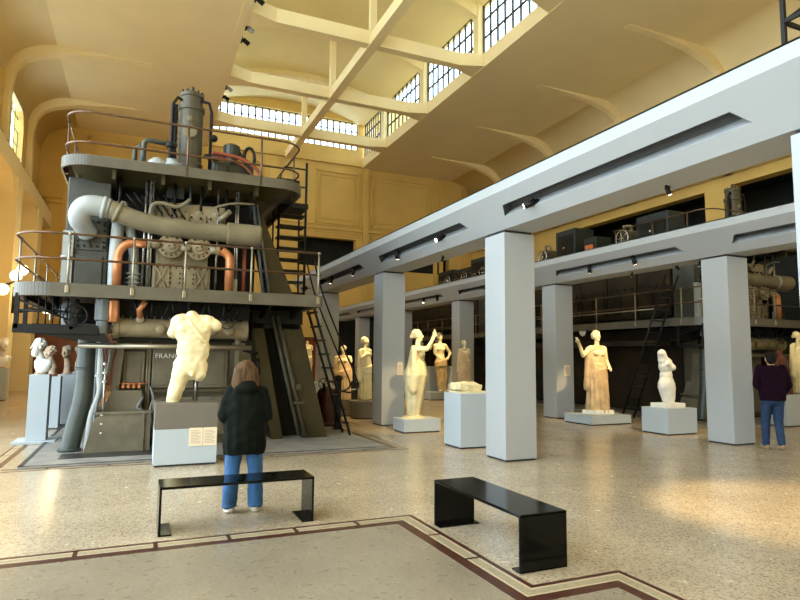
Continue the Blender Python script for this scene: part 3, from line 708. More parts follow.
    mb = MB(); bolts(mb, [(0.25+0.104*i, 11.08, z) for i in range(9) for z in (2.82, 3.18)]+[(x, 11.08, z) for x in (0.47, 0.63, 0.69, 0.85) for z in (2.92, 3.0, 3.08)], 0.016, (0, -0.02, 0))
    mb.build('bolts', D, E)
    for x in (0.46, 0.92):
        mb = MB(); mb.lathe((x, 11.0, 3.55), [(0.18, 0.2), (0.215, 0.1), (0.22, 0.0), (0.205, -0.02), (0.13, -0.02), (0.12, -0.05), (0.07, -0.055), (0.06, -0.09), (0.03, -0.095)], axis='y', seg=28)
        f = mb.build('valve_cover', C_, E)
        mb = MB(); bolts(mb, [(x+0.165*math.cos(2*PI*k/12), 10.98, 3.55+0.165*math.sin(2*PI*k/12)) for k in range(12)], 0.016, (0, -0.025, 0)); bolts(mb, [(x+0.04, 10.92, 3.56), (x-0.04, 10.92, 3.54)], 0.015); mb.build('bolts', D, f)
    mb = MB(); mb.cyl((0.62, 10.97, 3.52), (0.78, 10.97, 3.52), 0.05, 12); mb.cyl((0.08, 11.0, 3.55), (0.28, 11.0, 3.55), 0.065, 12); mb.cyl((1.1, 11.0, 3.53), (1.26, 11.0, 3.53), 0.07, 12)
    mb.lathe((0.10, 11.0, 3.55), [(0.07, -0.02), (0.095, -0.015), (0.095, 0.02), (0.07, 0.02)], axis='x', seg=14); mb.lathe((1.24, 11.0, 3.53), [(0.07, -0.02), (0.095, -0.015), (0.095, 0.02), (0.07, 0.02)], axis='x', seg=14)
    mb.split('branch_pipe', C_, E)
    mb = MB(); mb.tube([(0.06, 11.0, 3.55), (-0.12, 11.0, 3.55)]+arc((-0.12, 3.30), 0.25, PI/2, PI, 8, 'xz', 11.0)+[(-0.37, 11.0, 2.76)], 0.072, 16)
    mb.build('hot_pipe', M['copper'], E)
    mb = MB(); mb.tube([(1.26, 11.0, 3.53), (1.30, 11.0, 3.53)]+arc((1.28, 3.35), 0.18, PI/2, 0, 8, 'xz', 11.0)+[(1.46, 11.0, 2.76)], 0.078, 16)
    mb.build('hot_pipe', M['copper'], E)
    mb = MB()
    for x, r in ((0.02, 0.02), (0.10, 0.03), (0.14, 0.015), (1.24, 0.02), (1.6, 0.02), (1.56, 0.015)): mb.cyl((x, 11.15, 2.76), (x, 11.15, 4.7), r, 8)
    mb.split('pushrod', M['steel'], E)
    MB().cyl((1.76, 11.3, 2.76), (1.76, 11.3, 3.7), 0.035, 10).build('drain_rod', M['redrod'], E)
    mb = MB(); mb.bbox(1.48, 1.62, 11.1, 11.2, 2.76, 3.05, 0.01); mb.build('gauge_board', M['lgrey'], E)
    mb = MB(); mb.prism([(1.98, 4.4), (2.16, 4.4), (2.85, 2.76), (2.35, 2.76)], 'y', 11.7, 12.3); mb.build('upper_buttress', O, E)
    mb = MB(); mb.cyl((1.95, 11.6, 4.6), (2.2, 11.6, 2.76), 0.03, 8); mb.cyl((2.02, 11.6, 4.6), (2.32, 11.6, 2.76), 0.02, 8); mb.split('sloping_rod', M['bluegrey'], E)
    # big collector pipe
    mb = MB(); P = smooth_path([(-0.86, 11.35, 3.72), (-0.98, 11.05, 3.92), (-0.88, 10.95, 4.10), (-0.58, 10.95, 4.10), (-0.22, 10.97, 3.98), (0.22, 10.98, 3.89), (0.8, 11.0, 3.86), (1.42, 11.0, 3.86)], 8)
    k = int(len(P)*0.46)
    mb.tube(P[:k], [0.16]*6+[0.172]*(k-6), 24, 0); mb.tube(P[k-1:], 0.16, 24, 1)
    for j in (int(len(P)*0.42), int(len(P)*0.5)):
        mb.tube([P[j]-(P[j+1]-P[j]).normalized()*0.03, P[j]+(P[j+1]-P[j]).normalized()*0.03], 0.19, 24, 1 if j > k else 0)
    mb.build('collector_pipe', [M['lgrey'], M['tan']], E)
    mb = MB(); mb.lathe((0, 11.0, 3.86), [(0.16, 1.38), (0.20, 1.40), (0.20, 1.96), (0.17, 2.0), (0.02, 2.01)], axis='x', seg=24); mb.build('collector_sleeve', T, E)
    # cylinder heads above the collector
    mb = MB()
    for i, x in enumerate((0.32, 0.62, 0.92, 1.22)):
        mb.bbox(x-0.13, x+0.13, 11.25, 11.7, 3.95, 4.22, 0.02); mb.lathe((x, 11.35, 4.2), [(0.09, 0), (0.09, 0.08), (0.05, 0.1), (0.05, 0.2), (0.02, 0.22)], seg=12)
    mb.bbox(0.15, 1.4, 11.3, 12.0, 4.1, 4.4, 0.02)
    mb.build('cylinder_heads', C_, E)
    mb = MB()
    for k in range(22): x = 0.18+k*0.055; mb.cyl((x, 11.24, 3.9+0.12*(k % 3)), (x, 11.18, 3.9+0.12*(k % 3)), 0.02, 6)
    mb.build('bolts', D, E)
    mb = MB(); mb.tube(smooth_path([(0.10, 11.1, 3.98), (0.12, 11.1, 4.25), (0.28, 11.1, 4.32), (0.55, 11.1, 4.28), (0.75, 11.15, 4.45)], 5), 0.035, 10)
    mb.tube(smooth_path([(1.2, 11.1, 4.35), (1.5, 11.1, 4.45), (1.9, 11.2, 4.5)], 5), 0.02, 8)
    mb.tube([(1.25, 11.1, 4.1), (1.45, 11.1, 4.3)], 0.05, 8)
    mb.split('fuel_pipe', T, E)
    mb = MB()
    for k in range(7): mb.cyl((-0.3+k*0.12, 11.2, 4.45+0.04*(k % 2)), (-0.1+k*0.13, 11.15, 4.2-0.02*k), 0.016, 6)
    for k in range(6): mb.cyl((-0.4+k*0.45, 11.3, 4.2), (-0.4+k*0.45, 11.3, 4.75), 0.025, 8)
    mb.split('linkage_rod', M['dark'], E)
    mb = MB(); mb.cyl((0.75, 11.15, 4.35), (0.75, 11.15, 4.7), 0.02, 8); mb.bbox(0.36, 0.66, 11.4, 11.6, 4.5, 4.72, 0.01); mb.split('blue_tank', M['tealdark'], E)
    # ---- upper deck
    out2 = rrect(-1.30, 2.78, 10.9, 20.2, 0.45, True, True)
    mb = MB(); mb.prism(out2, 'z', 4.88, 4.93)
    o2 = [V((p[0], p[1], 0)) for p in out2]
    for i in range(len(o2)-1):
        a, b = o2[i], o2[i+1]; t = (b-a).normalized(); nrm = V((-t.y, t.x, 0)); c = V((1, 14, 0))
        if nrm.dot(c-a) > 0: nrm = -nrm
        q = [a, b, b+nrm*0.03, a+nrm*0.03]
        mb.add([(p.x, p.y, z) for z in (4.78, 4.96) for p in q], [(0,1,2,3),(4,5,6,7),(0,1,5,4),(1,2,6,5),(2,3,7,6),(3,0,4,7)])
    mb.build('upper_deck', DK, E)
    mb = MB(); o3 = rrect(-1.22, 2.66, 11.0, 20.1, 0.42, True, True); o4 = rrect(-1.0, 2.3, 11.5, 19.8, 0.3, True, True)
    mb.add([(p[0], p[1], 4.88) for p in o3]+[(p[0], p[1], 4.66) for p in o4], [(i, i+1, len(o3)+i+1, len(o3)+i) for i in range(len(o3)-1)]+[list(range(len(o3), 2*len(o3)))])
    for x in (-0.5, 0.28, 1.06, 1.9): mb.box(x-0.03, x+0.03, 10.98, 11.8, 4.62, 4.88)
    mb.build('deck_underside', O, E)
    pu = rrect(-1.27, 2.75, 10.93, 14.4, 0.42, True, True)
    for z in (0.76, 0.24): MB().tube([(p[0], p[1], 4.95+z) for p in pu], 0.02, 8).build('handrail', M['rail'], E)
    for p in ((0.66, 10.9), (1.95, 10.9), (-1.27, 11.6), (-1.27, 12.8), (2.75, 11.7), (2.75, 12.9), (-1.27, 14.3), (2.75, 14.3)):
        MB().cyl((p[0], p[1], 4.8), (p[0], p[1], 5.71), 0.02, 8).bbox(p[0]-0.03, p[0]+0.03, p[1]-0.03, p[1]+0.03, 4.78, 4.98, 0.01).build('rail_post', M['rail'], E)
    # ---- top machinery
    mb = MB(); mb.lathe((0.74, 11.7, 0), [(0.30, 4.93), (0.31, 5.0), (0.27, 5.05), (0.24, 5.1), (0.24, 5.25), (0.22, 5.28), (0.22, 6.28), (0.245, 6.29), (0.245, 6.36), (0.20, 6.37), (0.20, 6.55), (0.22, 6.56), (0.22, 6.62), (0.16, 6.66), (0.05, 6.68), (0.04, 6.78), (0.02, 6.8)], seg=28)
    a = mb.build('air_bottle', M['green'], E)
    mb = MB(); mb.lathe((0.72, 11.45, 5.82), [(0.11, 0.06), (0.12, 0), (0.115, -0.03), (0.02, -0.032)], axis='y', seg=20); mb.lathe((0.70, 11.46, 6.08), [(0.05, 0.04), (0.055, 0), (0.02, -0.01)], axis='y', seg=14)
    mb.build('pressure_gauge', T, a)
    mb = MB(); bolts(mb, [(0.74+0.20*math.cos(2*PI*k/12), 11.7+0.20*math.sin(2*PI*k/12), 6.62) for k in range(12)], 0.016, (0, 0, 0.05))
    mb.cyl((0.46, 11.6, 5.0), (0.46, 11.6, 6.35), 0.035, 8); mb.tube([(0.44, 11.6, 5.0), (0.40, 11.6, 5.3), (0.40, 11.6, 6.35), (0.48, 11.6, 6.5), (0.62, 11.65, 6.45)], 0.03, 8)
    mb.tube([(0.90, 11.6, 6.5), (1.05, 11.6, 6.48), (1.10, 11.6, 6.3), (1.10, 11.6, 5.0)], 0.03, 10)
    for k in range(9): mb.box(0.44, 0.50, 11.56, 11.62, 5.15+k*0.13, 5.19+k*0.13)
    mb.sphere((1.16, 11.58, 5.8), 0.07)
    mb.build('bottle_pipework', D, E)
    mb = MB(); mb.tube([(-0.06, 11.4, 4.95), (-0.06, 11.4, 5.4)]+arc((0.04, 5.42), 0.10, PI, PI/2, 5, 'xz', 11.4)+[(0.5, 11.4, 5.50)], 0.045, 12); mb.tube([(-0.20, 11.5, 4.95), (-0.20, 11.5, 5.35), (-0.14, 11.5, 5.42), (-0.08, 11.45, 5.3), (-0.10, 11.4, 4.95)], 0.04, 10)
    mb.split('overflow_pipe', M['gpipe'], E)
    mb = MB(); mb.lathe((0.18, 11.4, 4.93), [(0.20, 0), (0.20, 0.1), (0.17, 0.2), (0.09, 0.27), (0.04, 0.29)], seg=18); mb.lathe((0.45, 11.25, 4.93), [(0.12, 0), (0.12, 0.12), (0.14, 0.13), (0.14, 0.18), (0.03, 0.2)], seg=16); mb.lathe((0.42, 11.35, 5.1), [(0.09, 0), (0.1, 0.1), (0.03, 0.12)], seg=14)
    mb.split('valve_dome', M['lgrey'], E)
    mb = MB(); mb.box(0.06, 0.30, 11.19, 11.25, 4.96, 5.06); mb.lathe((0.38, 11.3, 5.2), [(0.04, 0), (0.04, 0.2), (0.08, 0.22), (0.08, 0.28), (0.02, 0.3)], seg=12)
    mb.build('valve_block', D, E)
    mb = MB(); mb.tube(smooth_path([(1.1, 11.3, 5.42), (1.35, 11.3, 5.42), (1.7, 11.3, 5.36), (1.95, 11.3, 5.2), (2.06, 11.3, 4.95)], 6), 0.035, 10)
    mb.tube(smooth_path([(1.1, 11.4, 5.36), (1.35, 11.4, 5.37), (1.66, 11.4, 5.3), (1.86, 11.4, 5.14), (1.96, 11.4, 4.95)], 6), 0.02, 8)
    mb.build('hot_pipe', M['redrod'], E)
    mb = MB(); mb.bbox(1.12, 1.92, 11.5, 12.1, 4.93, 5.36, 0.06); mb.bbox(1.2, 1.4, 11.42, 11.5, 5.0, 5.25, 0.02); mb.lathe((1.50, 11.6, 5.33), [(0.12, 0), (0.12, 0.15), (0.16, 0.16), (0.16, 0.36), (0.10, 0.40), (0.02, 0.41)], seg=16)
    mb.cyl((1.5, 11.6, 5.5), (1.15, 11.6, 5.42), 0.05, 10); mb.cyl((1.62, 11.6, 5.62), (1.9, 11.6, 5.3), 0.03, 10)
    mb.build('feed_motor', M['gmotor'], E)
    mb = MB(); mb.tube([(1.16+0.14*math.cos(t), 11.55+0.05*math.sin(t), 5.42+0.05*math.cos(t*1)*0+0.04*math.sin(t)) for t in [2*PI*k/16 for k in range(16)]], 0.04, 8, closed=True)
    mb.tube([(1.83+0.10*math.cos(t), 11.55, 5.50+0.20*math.sin(t)) for t in [2*PI*k/18 for k in range(18)]], 0.032, 8, closed=True)
    mb.split('handwheel', D, E)
    mb = MB()
    for k in range(5): mb.cyl((2.38+0.07*k, 11.2, 4.95), (2.38+0.07*k, 11.2, 5.08), 0.03, 8)
    mb.cyl((2.3, 11.2, 5.04), (2.75, 11.2, 5.04), 0.03, 8)
    mb.split('lubricator', D, E)
    mb = MB()
    for x in (2.62, 3.2): mb.tube([(x, 12.4, 5.85 if x > 3 else 4.9), (x, 12.4, 2.75)], 0.028, 8); mb.tube([(x, 13.0, 4.9), (x, 12.9, 2.75)], 0.02, 8)
    mb.box(2.5, 3.24, 12.35, 13.1, 4.82, 4.93)
    for z in (5.3, 5.7): mb.cyl((2.7, 12.4, z), (3.2, 12.4, z), 0.018, 8)
    st = mb.build('deck_stair', D, E)
    for k in range(8): MB().box(2.62, 3.2, 12.4, 12.75, 2.98+k*0.24, 3.01+k*0.24).build('tread', D, st)
    # lettering on the crankcase
    cu = bpy.data.curves.new('lettering', 'FONT'); cu.body = 'FRANCO TOSI'; cu.size = 0.122; cu.extrude = 0.008; cu.space_character = 1.08
    to = bpy.data.objects.new('tmp', cu); COL.objects.link(to); bpy.context.view_layer.update()
    me = bpy.data.meshes.new_from_object(to.evaluated_get(bpy.context.evaluated_depsgraph_get()))
    bpy.data.objects.remove(to)
    me.materials.clear(); me.materials.append(M['lettering'])
    lo = bpy.data.objects.new('lettering', me); COL.objects.link(lo); lo.parent = E
    for v in me.vertices: v.co = V((v.co.x+0.30, -v.co.z+11.635, v.co.y+1.60))-E.location
    return E
E1 = engine('giant grey-green engine with two railed decks on the left, FRAN lettered low on its front')
E2 = dup(E1, (15.0, 0, 0), 'giant dark engine at the right edge, its twin round covers seen beside a far-row column')
E3 = dup(E1, (15.6, 11.5, 0), 'giant dark engine farther back in the right aisle, seen above and below the far beam')

# floor pads for the far engines
mb = MB(); mb.box(13.2, 19.5, 10.4, 30, 0, 0.03); struct(mb.build('trim_18', M['pad']))

# switchboards and machinery standing on / around the far engines
def darkbox(x0, x1, y0, y1, z0, z1, label, name='switch_cabinet', cat='cabinet', m='tealdark', grp='dark cabinets on the right engines'):
    t = thing(name, label, cat, ((x0+x1)/2, (y0+y1)/2, z0), grp)
    MB().bbox(x0, x1, y0, y1, z0, z1, 0.03).build('housing', M[m], t)
    mb = MB()
    for k in range(3): mb.box(x0-0.02, x0, y0+0.1+(y1-y0-0.2)*k/3, y0+0.05+(y1-y0-0.2)*(k+1)/3, z0+0.15, z1-0.2)
    mb.build('door', M['dark'], t)
    MB().cyl((x0-0.02, (y0+y1)/2, (z0+z1)/2), (x0-0.08, (y0+y1)/2, (z0+z1)/2), 0.04, 8).build('knob', M['steel'], t)
    return t
darkbox(13.85, 14.7, 16.35, 17.4, 4.955, 6.25, 'tall dark teal cabinet standing against the yellow strip right of the central column')
darkbox(13.85, 14.5, 15.3, 15.9, 4.955, 5.75, 'low dark cabinet with an orange front on the upper right deck')
MB().box(13.8, 13.84, 15.42, 15.8, 5.05, 5.5).build('orange_panel', M['orangel'], bpy.context.scene.objects['switch_cabinet.001'])
darkbox(13.9, 14.6, 12.4, 13.6, 4.955, 6.0, 'dark cabinet on the upper right deck left of the yellow pier')

def wheelset(x, y, z, label):
    t = thing('pump_assembly', label, 'pump', (x, y, z), 'pumps on the right engines')
    MB().bbox(x-0.1, x+0.6, y-0.35, y+0.35, z, z+0.25, 0.03).build('bed', M['dark'], t)
    MB().lathe((x+0.2, y, z+0.55), [(0.05, -0.3), (0.28, -0.28), (0.30, 0), (0.28, 0.28), (0.05, 0.3)], axis='x', seg=18).build('casing', M['green'], t)
    handwheel((x-0.2, y, z+0.55), 0.26, 'x', t, M['steel'])
    MB().tube([(x+0.2, y, z+0.8), (x+0.2, y, z+1.0), (x+0.2, y+0.3, z+1.05), (x+0.2, y+0.3, z+0.2)], 0.05, 10).build('delivery_pipe', M['cream'], t)
for y, l in ((14.4, 'dark pump with a handwheel, right of the cabinet with the orange front'),):
    wheelset(14.3, y, 4.975, l)
for (y0, y1, zt, l) in ((23.0, 24.6, 6.35, 'nearest dark compressor casing with pale wheels on the farther right engine, beside the central column'), (24.7, 26.3, 6.05, 'middle dark compressor casing with pale wheels on the farther right engine'), (26.4, 28.0, 6.15, 'farthest dark compressor casing on the farther right engine, next to the open railing')):
    t = darkbox(14.5, 15.3, y0, y1, 4.985, zt, l, 'compressor_casing', 'machine', 'tealdark', 'compressors on the farther right engine')
    handwheel((14.45, y0+0.45, 5.6), 0.25, 'x', t, M['steel']); handwheel((14.45, y1-0.4, 5.45), 0.2, 'x', t, M['cream'])
wheelset(14.2, 18.4, 4.975, 'dark pump with a pale wheel just right of the central column, above the far beam')
# ------------------------------------------------------------------ ladders and stairs
def ladder(a, b, w, n, label, m=M['dark'], rails=True, tread=0.02):
    a, b = V(a), V(b); d = b-a; side = V((0, 1, 0)) if abs(d.x) > abs(d.y) else V((1, 0, 0))
    t = thing('steel_ladder', label, 'ladder', a, None)
    for s in (-w/2, w/2): MB().tube([a+side*s, b+side*s], 0.028, 8).build('stile', m, t)
    for k in range(1, n):
        p = a+d*k/n; q = MB()
        q.obox(p, (0.11, w, 0.03) if side.y else (w, 0.11, 0.03)); q.build('rung', m, t)
    return t
L1 = ladder((4.15, 12.2, 0.003), (3.19, 12.0, 2.84), 0.50, 10, 'dark steel ladder leaning from the floor to the right end of the lower engine deck')
t = L1
for s in (-0.27, 0.27):
    MB().tube(smooth_path([(3.24, 12.05+s, 3.62), (3.45, 12.05+s, 2.9), (3.9, 12.1+s, 1.9), (4.22, 12.15+s, 1.25), (4.28, 12.15+s, 1.02), (4.12, 12.15+s, 0.92), (3.92, 12.15+s, 0.95)], 5), 0.018, 8).build('handrail', M['dark'], t)
ladder((12.86, 13.1, 0.003), (12.86, 11.4, 3.9), 0.45, 13, 'dark steel ladder standing behind the pale torso, leaning on the right engine')

# side gallery at the right: deck brackets etc. on the aisle wall are left dark

# iron frame on top of the near beam
t = thing('steel_tower', 'dark steel tower rising from the top of the near beam in the upper right corner', 'tower', (5.72, 3.62, 4.40))
for dx, dy in ((0, 0), (0.75, 0), (0, -0.9), (0.75, -0.9)): MB().box(5.70+dx, 5.74+dx, 3.60+dy, 3.64+dy, 4.40, 7.0).build('post', M['dark'], t)
for z in (4.98, 6.9):
    MB().box(5.74, 6.45, 3.605, 3.635, z, z+0.04).build('rail', M['dark'], t); MB().box(5.705, 5.735, 2.74, 3.6, z, z+0.04).build('rail', M['dark'], t)
MB().tube([(5.72, 3.62, 5.0), (6.47, 3.62, 5.55)], 0.018, 8).build('brace', M['dark'], t)
# ------------------------------------------------------------------ sculpted bodies
class Blob:
    def __init__(s): s.m = MB()
    def e(s, c, r, rot=(0,0,0)):
        bm = bmesh.new(); bmesh.ops.create_uvsphere(bm, u_segments=20, v_segments=14, radius=1); R = Euler(rot).to_matrix()
        for v in bm.verts: v.co = V(c)+R@V((v.co.x*r[0], v.co.y*r[1], v.co.z*r[2]))
        s.m.addbm(bm); return s
    def c(s, p0, r0_, p1, r1, sq=1.0):
        p0, p1 = V(p0), V(p1); d = (p1-p0); n = max(2, int(d.length/0.05))
        pts = [p0+d*i/n for i in range(n+1)]; rs = [r0_+(r1-r0_)*i/n for i in range(n+1)]
        s.m.tube(pts, rs, 14); s.e(p0, (r0_,)*3); s.e(p1, (r1,)*3); return s
    def limb(s, pts):
        for a, b in zip(pts, pts[1:]): s.c(a[0], a[1], b[0], b[1])
        return s
    def loft(s, rings, seg=64):
        """rings: (z, cx, cy, rx, ry, folds, amp, phase)"""
        vs = []; n = len(rings)
        for z, cx, cy, rx, ry, nf, am, ph in rings:
            for k in range(seg):
                a = 2*PI*k/seg; q = 1+am*math.sin(nf*a+ph)+0.5*am*math.sin((nf*0.618//1+3)*a+ph*1.7)
                vs.append((cx+rx*q*math.cos(a), cy+ry*q*math.sin(a), z))
        fs = [(i*seg+k, i*seg+(k+1) % seg, (i+1)*seg+(k+1) % seg, (i+1)*seg+k) for i in range(n-1) for k in range(seg)]
        fs += [list(range(seg))[::-1], [(n-1)*seg+k for k in range(seg)]]
        s.m.add(vs, fs); return s
    def hand(s, w, d, up, sc=1.0, side=1, curl=0.6):
        """w wrist, d direction of fingers, up = back of hand normal"""
        w, d, up = V(w), V(d).normalized(), V(up).normalized(); sd = d.cross(up).normalized()*side
        s.e(w+d*0.045*sc, (0.042*sc, 0.05*sc, 0.022*sc) , (0,0,0)); s.c(w, 0.026*sc, w+d*0.08*sc, 0.022*sc)
        for k, L in enumerate((0.068, 0.078, 0.072, 0.056)):
            b = w+d*0.08*sc+sd*(0.03-0.02*k)*sc
            m = b+(d*math.cos(curl*0.6)-up*math.sin(curl*0.6))*L*0.55*sc; t = m+(d*math.cos(curl*1.6)-up*math.sin(curl*1.6))*L*0.5*sc
            s.c(b, 0.0095*sc, m, 0.009*sc); s.c(m, 0.009*sc, t, 0.0075*sc)
        b = w+d*0.02*sc+sd*0.03*sc; m = b+(d*0.6+sd*0.8-up*0.2).normalized()*0.04*sc; s.c(b, 0.013*sc, m, 0.011*sc); s.c(m, 0.011*sc, m+(d*0.95+sd*0.1-up*0.3).normalized()*0.03*sc, 0.009*sc)
        return s
    def head(s, c, sc=1.0, yaw=0.0, tilt=0.0, hair=None):
        c = V(c); R = Euler((tilt, 0, yaw)).to_matrix()
        def q(x, y, z): return c+R@V((x, y, z))*sc
        s.e(q(0, 0.012, 0.03), (0.074*sc, 0.092*sc, 0.088*sc), (tilt, 0, yaw)); s.e(q(0, -0.02, -0.04), (0.056*sc, 0.066*sc, 0.072*sc), (tilt, 0, yaw))
        s.c(q(0, -0.088, 0.02), 0.011*sc, q(0, -0.108, -0.018), 0.015*sc)                      # nose
        s.e(q(0, -0.078, -0.058), (0.026*sc, 0.014*sc, 0.009*sc), (tilt, 0, yaw)); s.e(q(0, -0.074, -0.092), (0.022*sc, 0.02*sc, 0.018*sc))
        for sx in (-1, 1):
            s.e(q(sx*0.03, -0.07, 0.026), (0.022*sc, 0.012*sc, 0.007*sc), (tilt, 0, yaw)); s.e(q(sx*0.03, -0.072, 0.006), (0.013*sc, 0.01*sc, 0.008*sc))
            s.e(q(sx*0.076, 0.005, -0.002), (0.01*sc, 0.022*sc, 0.032*sc), (tilt, 0, yaw)); s.e(q(sx*0.045, -0.05, -0.02), (0.02*sc, 0.02*sc, 0.02*sc))
        return s
    def build(s, name, m, parent, T, voxel=0.014, smooth=2, rough=0.0, rs=12.0):
        me = bpy.data.meshes.new('tmp'); me.from_pydata(s.m.v, [], s.m.f); o = bpy.data.objects.new('tmp', me); COL.objects.link(o)
        md = o.modifiers.new('r', 'REMESH'); md.mode = 'VOXEL'; md.voxel_size = voxel
        if smooth: sm = o.modifiers.new('s', 'SMOOTH'); sm.iterations = smooth; sm.factor = 0.5
        bpy.context.view_layer.update()
        r = bpy.data.meshes.new_from_object(o.evaluated_get(bpy.context.evaluated_depsgraph_get())); bpy.data.objects.remove(o); bpy.data.meshes.remove(me)
        r.name = name
        if rough:
            nn = [v.normal.copy() for v in r.vertices]
            for v, n in zip(r.vertices, nn): v.co = v.co+n*rough*mnoise.noise(v.co*rs)
        for v in r.vertices: v.co.z = max(v.co.z, 0.002)
        off = V((0,0,0)); p = parent
        while p is not None: off += p.location; p = p.parent
        r.transform(Matrix.Translation(-off)@T); r.materials.clear(); r.materials.append(m)
        r.polygons.foreach_set('use_smooth', [True]*len(r.polygons)); r.update()
        ob = bpy.data.objects.new(name, r); COL.objects.link(ob)
        if parent: ob.parent = parent
        return ob
def TF(x, y, z, yaw=0, s=1): return Matrix.Translation((x, y, z))@Matrix.Rotation(yaw, 4, 'Z')@Matrix.Scale(s, 4)

def pedestal(x0, x1, y0, y1, z1, label, m='pedestal', top=None, group='pale pedestals and plinths', name='pedestal', z0=0.0):
    t = thing(name, label, 'pedestal', ((x0+x1)/2, (y0+y1)/2, z0), group)
    MB().box(x0+0.02, x1-0.02, y0+0.02, y1-0.02, z0, z0+0.03).build('shadow_joint', M['shadowgap'], t)
    if top:
        MB().bbox(x0, x1, y0, y1, z0+0.03, top, 0.005).build('body', M[m], t); MB().bbox(x0, x1, y0, y1, top, z1, 0.005).build('upper_block', M['pedgrey'], t)
    else: MB().bbox(x0, x1, y0, y1, z0+0.03, z1, 0.005).build('body', M[m], t)
    return t
def hairblob(c, r, n=26, rr_=0.03, seed=1, cut=None):
    b = Blob(); b.e(c, r); rnd = random.Random(seed)
    for k in range(n):
        a = rnd.uniform(0, 2*PI); z = rnd.uniform(-0.3, 1); q = math.sqrt(max(0, 1-z*z))
        p = V(c)+V((r[0]*q*math.cos(a), r[1]*q*math.sin(a), r[2]*z))
        if p.y-c[1] < -r[1]*0.55 and z < 0.45: continue
        b.e(p, (rr_,)*3)
    return b

# ---- 1: headless male torso on the tall pedestal
P_ = pedestal(0.29, 1.19, 9.66, 10.26, 0.93, 'tall pedestal with taupe upper block and text cards, beside the person in the dark coat', top=0.55)
mb = MB(); mb.box(0.78, 0.975, 9.650, 9.66, 0.29, 0.56); mb.box(0.985, 1.18, 9.650, 9.66, 0.29, 0.56); mb.build('text_cards', M['label'], P_)
mb = MB()
for x in (0.80, 1.005):
    for k in range(9): mb.box(x, x+0.15-0.03*(k % 3 == 2), 9.648, 9.6505, 0.33+k*0.023, 0.337+k*0.023)
mb.build('printed_lines', M['ink'], P_)
S = thing('torso_statue', 'headless male marble torso with one leg, on the tall taupe-topped pedestal', 'statue', (0.75, 9.96, 0.93))
b = Blob(); b.e((0,0,1.10), (0.27,0.16,0.27)).e((0.01,0,0.82), (0.245,0.15,0.30)).e((-0.02,0.01,0.56), (0.255,0.165,0.22))
b.e((-0.20,0,1.26), (0.12,0.12,0.13)).e((0.21,0,1.26), (0.13,0.12,0.12)).c((-0.05,0,1.3), 0.10, (-0.03,-0.01,1.35), 0.095).c((-0.2,0,1.33), 0.06, (0.2,0,1.33), 0.06)
b.c((0.22,0,1.27), 0.105, (0.33,-0.03,1.21), 0.09).c((-0.24,0,1.25), 0.09, (-0.29,0.02,1.08), 0.075)
b.e((-0.115,-0.09,1.17), (0.12,0.075,0.10)).e((0.13,-0.09,1.17), (0.12,0.075,0.10))
for z in (0.92, 0.80, 0.68):
    for x in (-0.035, 0.075): b.e((x,-0.108,z), (0.06,0.032,0.066))
b.c((-0.14,0,0.48), 0.145, (-0.20,0,0.25), 0.115).c((-0.20,0,0.25), 0.12, (-0.25,0.0,0.03), 0.095)
b.c((0.09,0,0.50), 0.135, (0.10,-0.01,0.44), 0.12).e((-0.08,0.1,0.5), (0.12,0.1,0.13)).e((0.10,0.1,0.5), (0.12,0.1,0.13)).e((0,-0.13,0.44), (0.04,0.04,0.05))
b.m.tube([(-0.13,-0.12,1.36), (-0.02,-0.178,1.2), (0.09,-0.17,1.05), (0.19,-0.125,0.93), (0.235,-0.05,0.85)], 0.016, 8)
b.build('body', M['marble'], S, TF(0.80, 9.96, 0.93)@Matrix.Diagonal((1.03, 1.05, 0.99, 1)), 0.012, 12, 0.014)
MB().cyl((0.87, 9.98, 0.93), (0.87, 9.98, 1.4), 0.014, 10).build('support_rod', M['steel'], S)

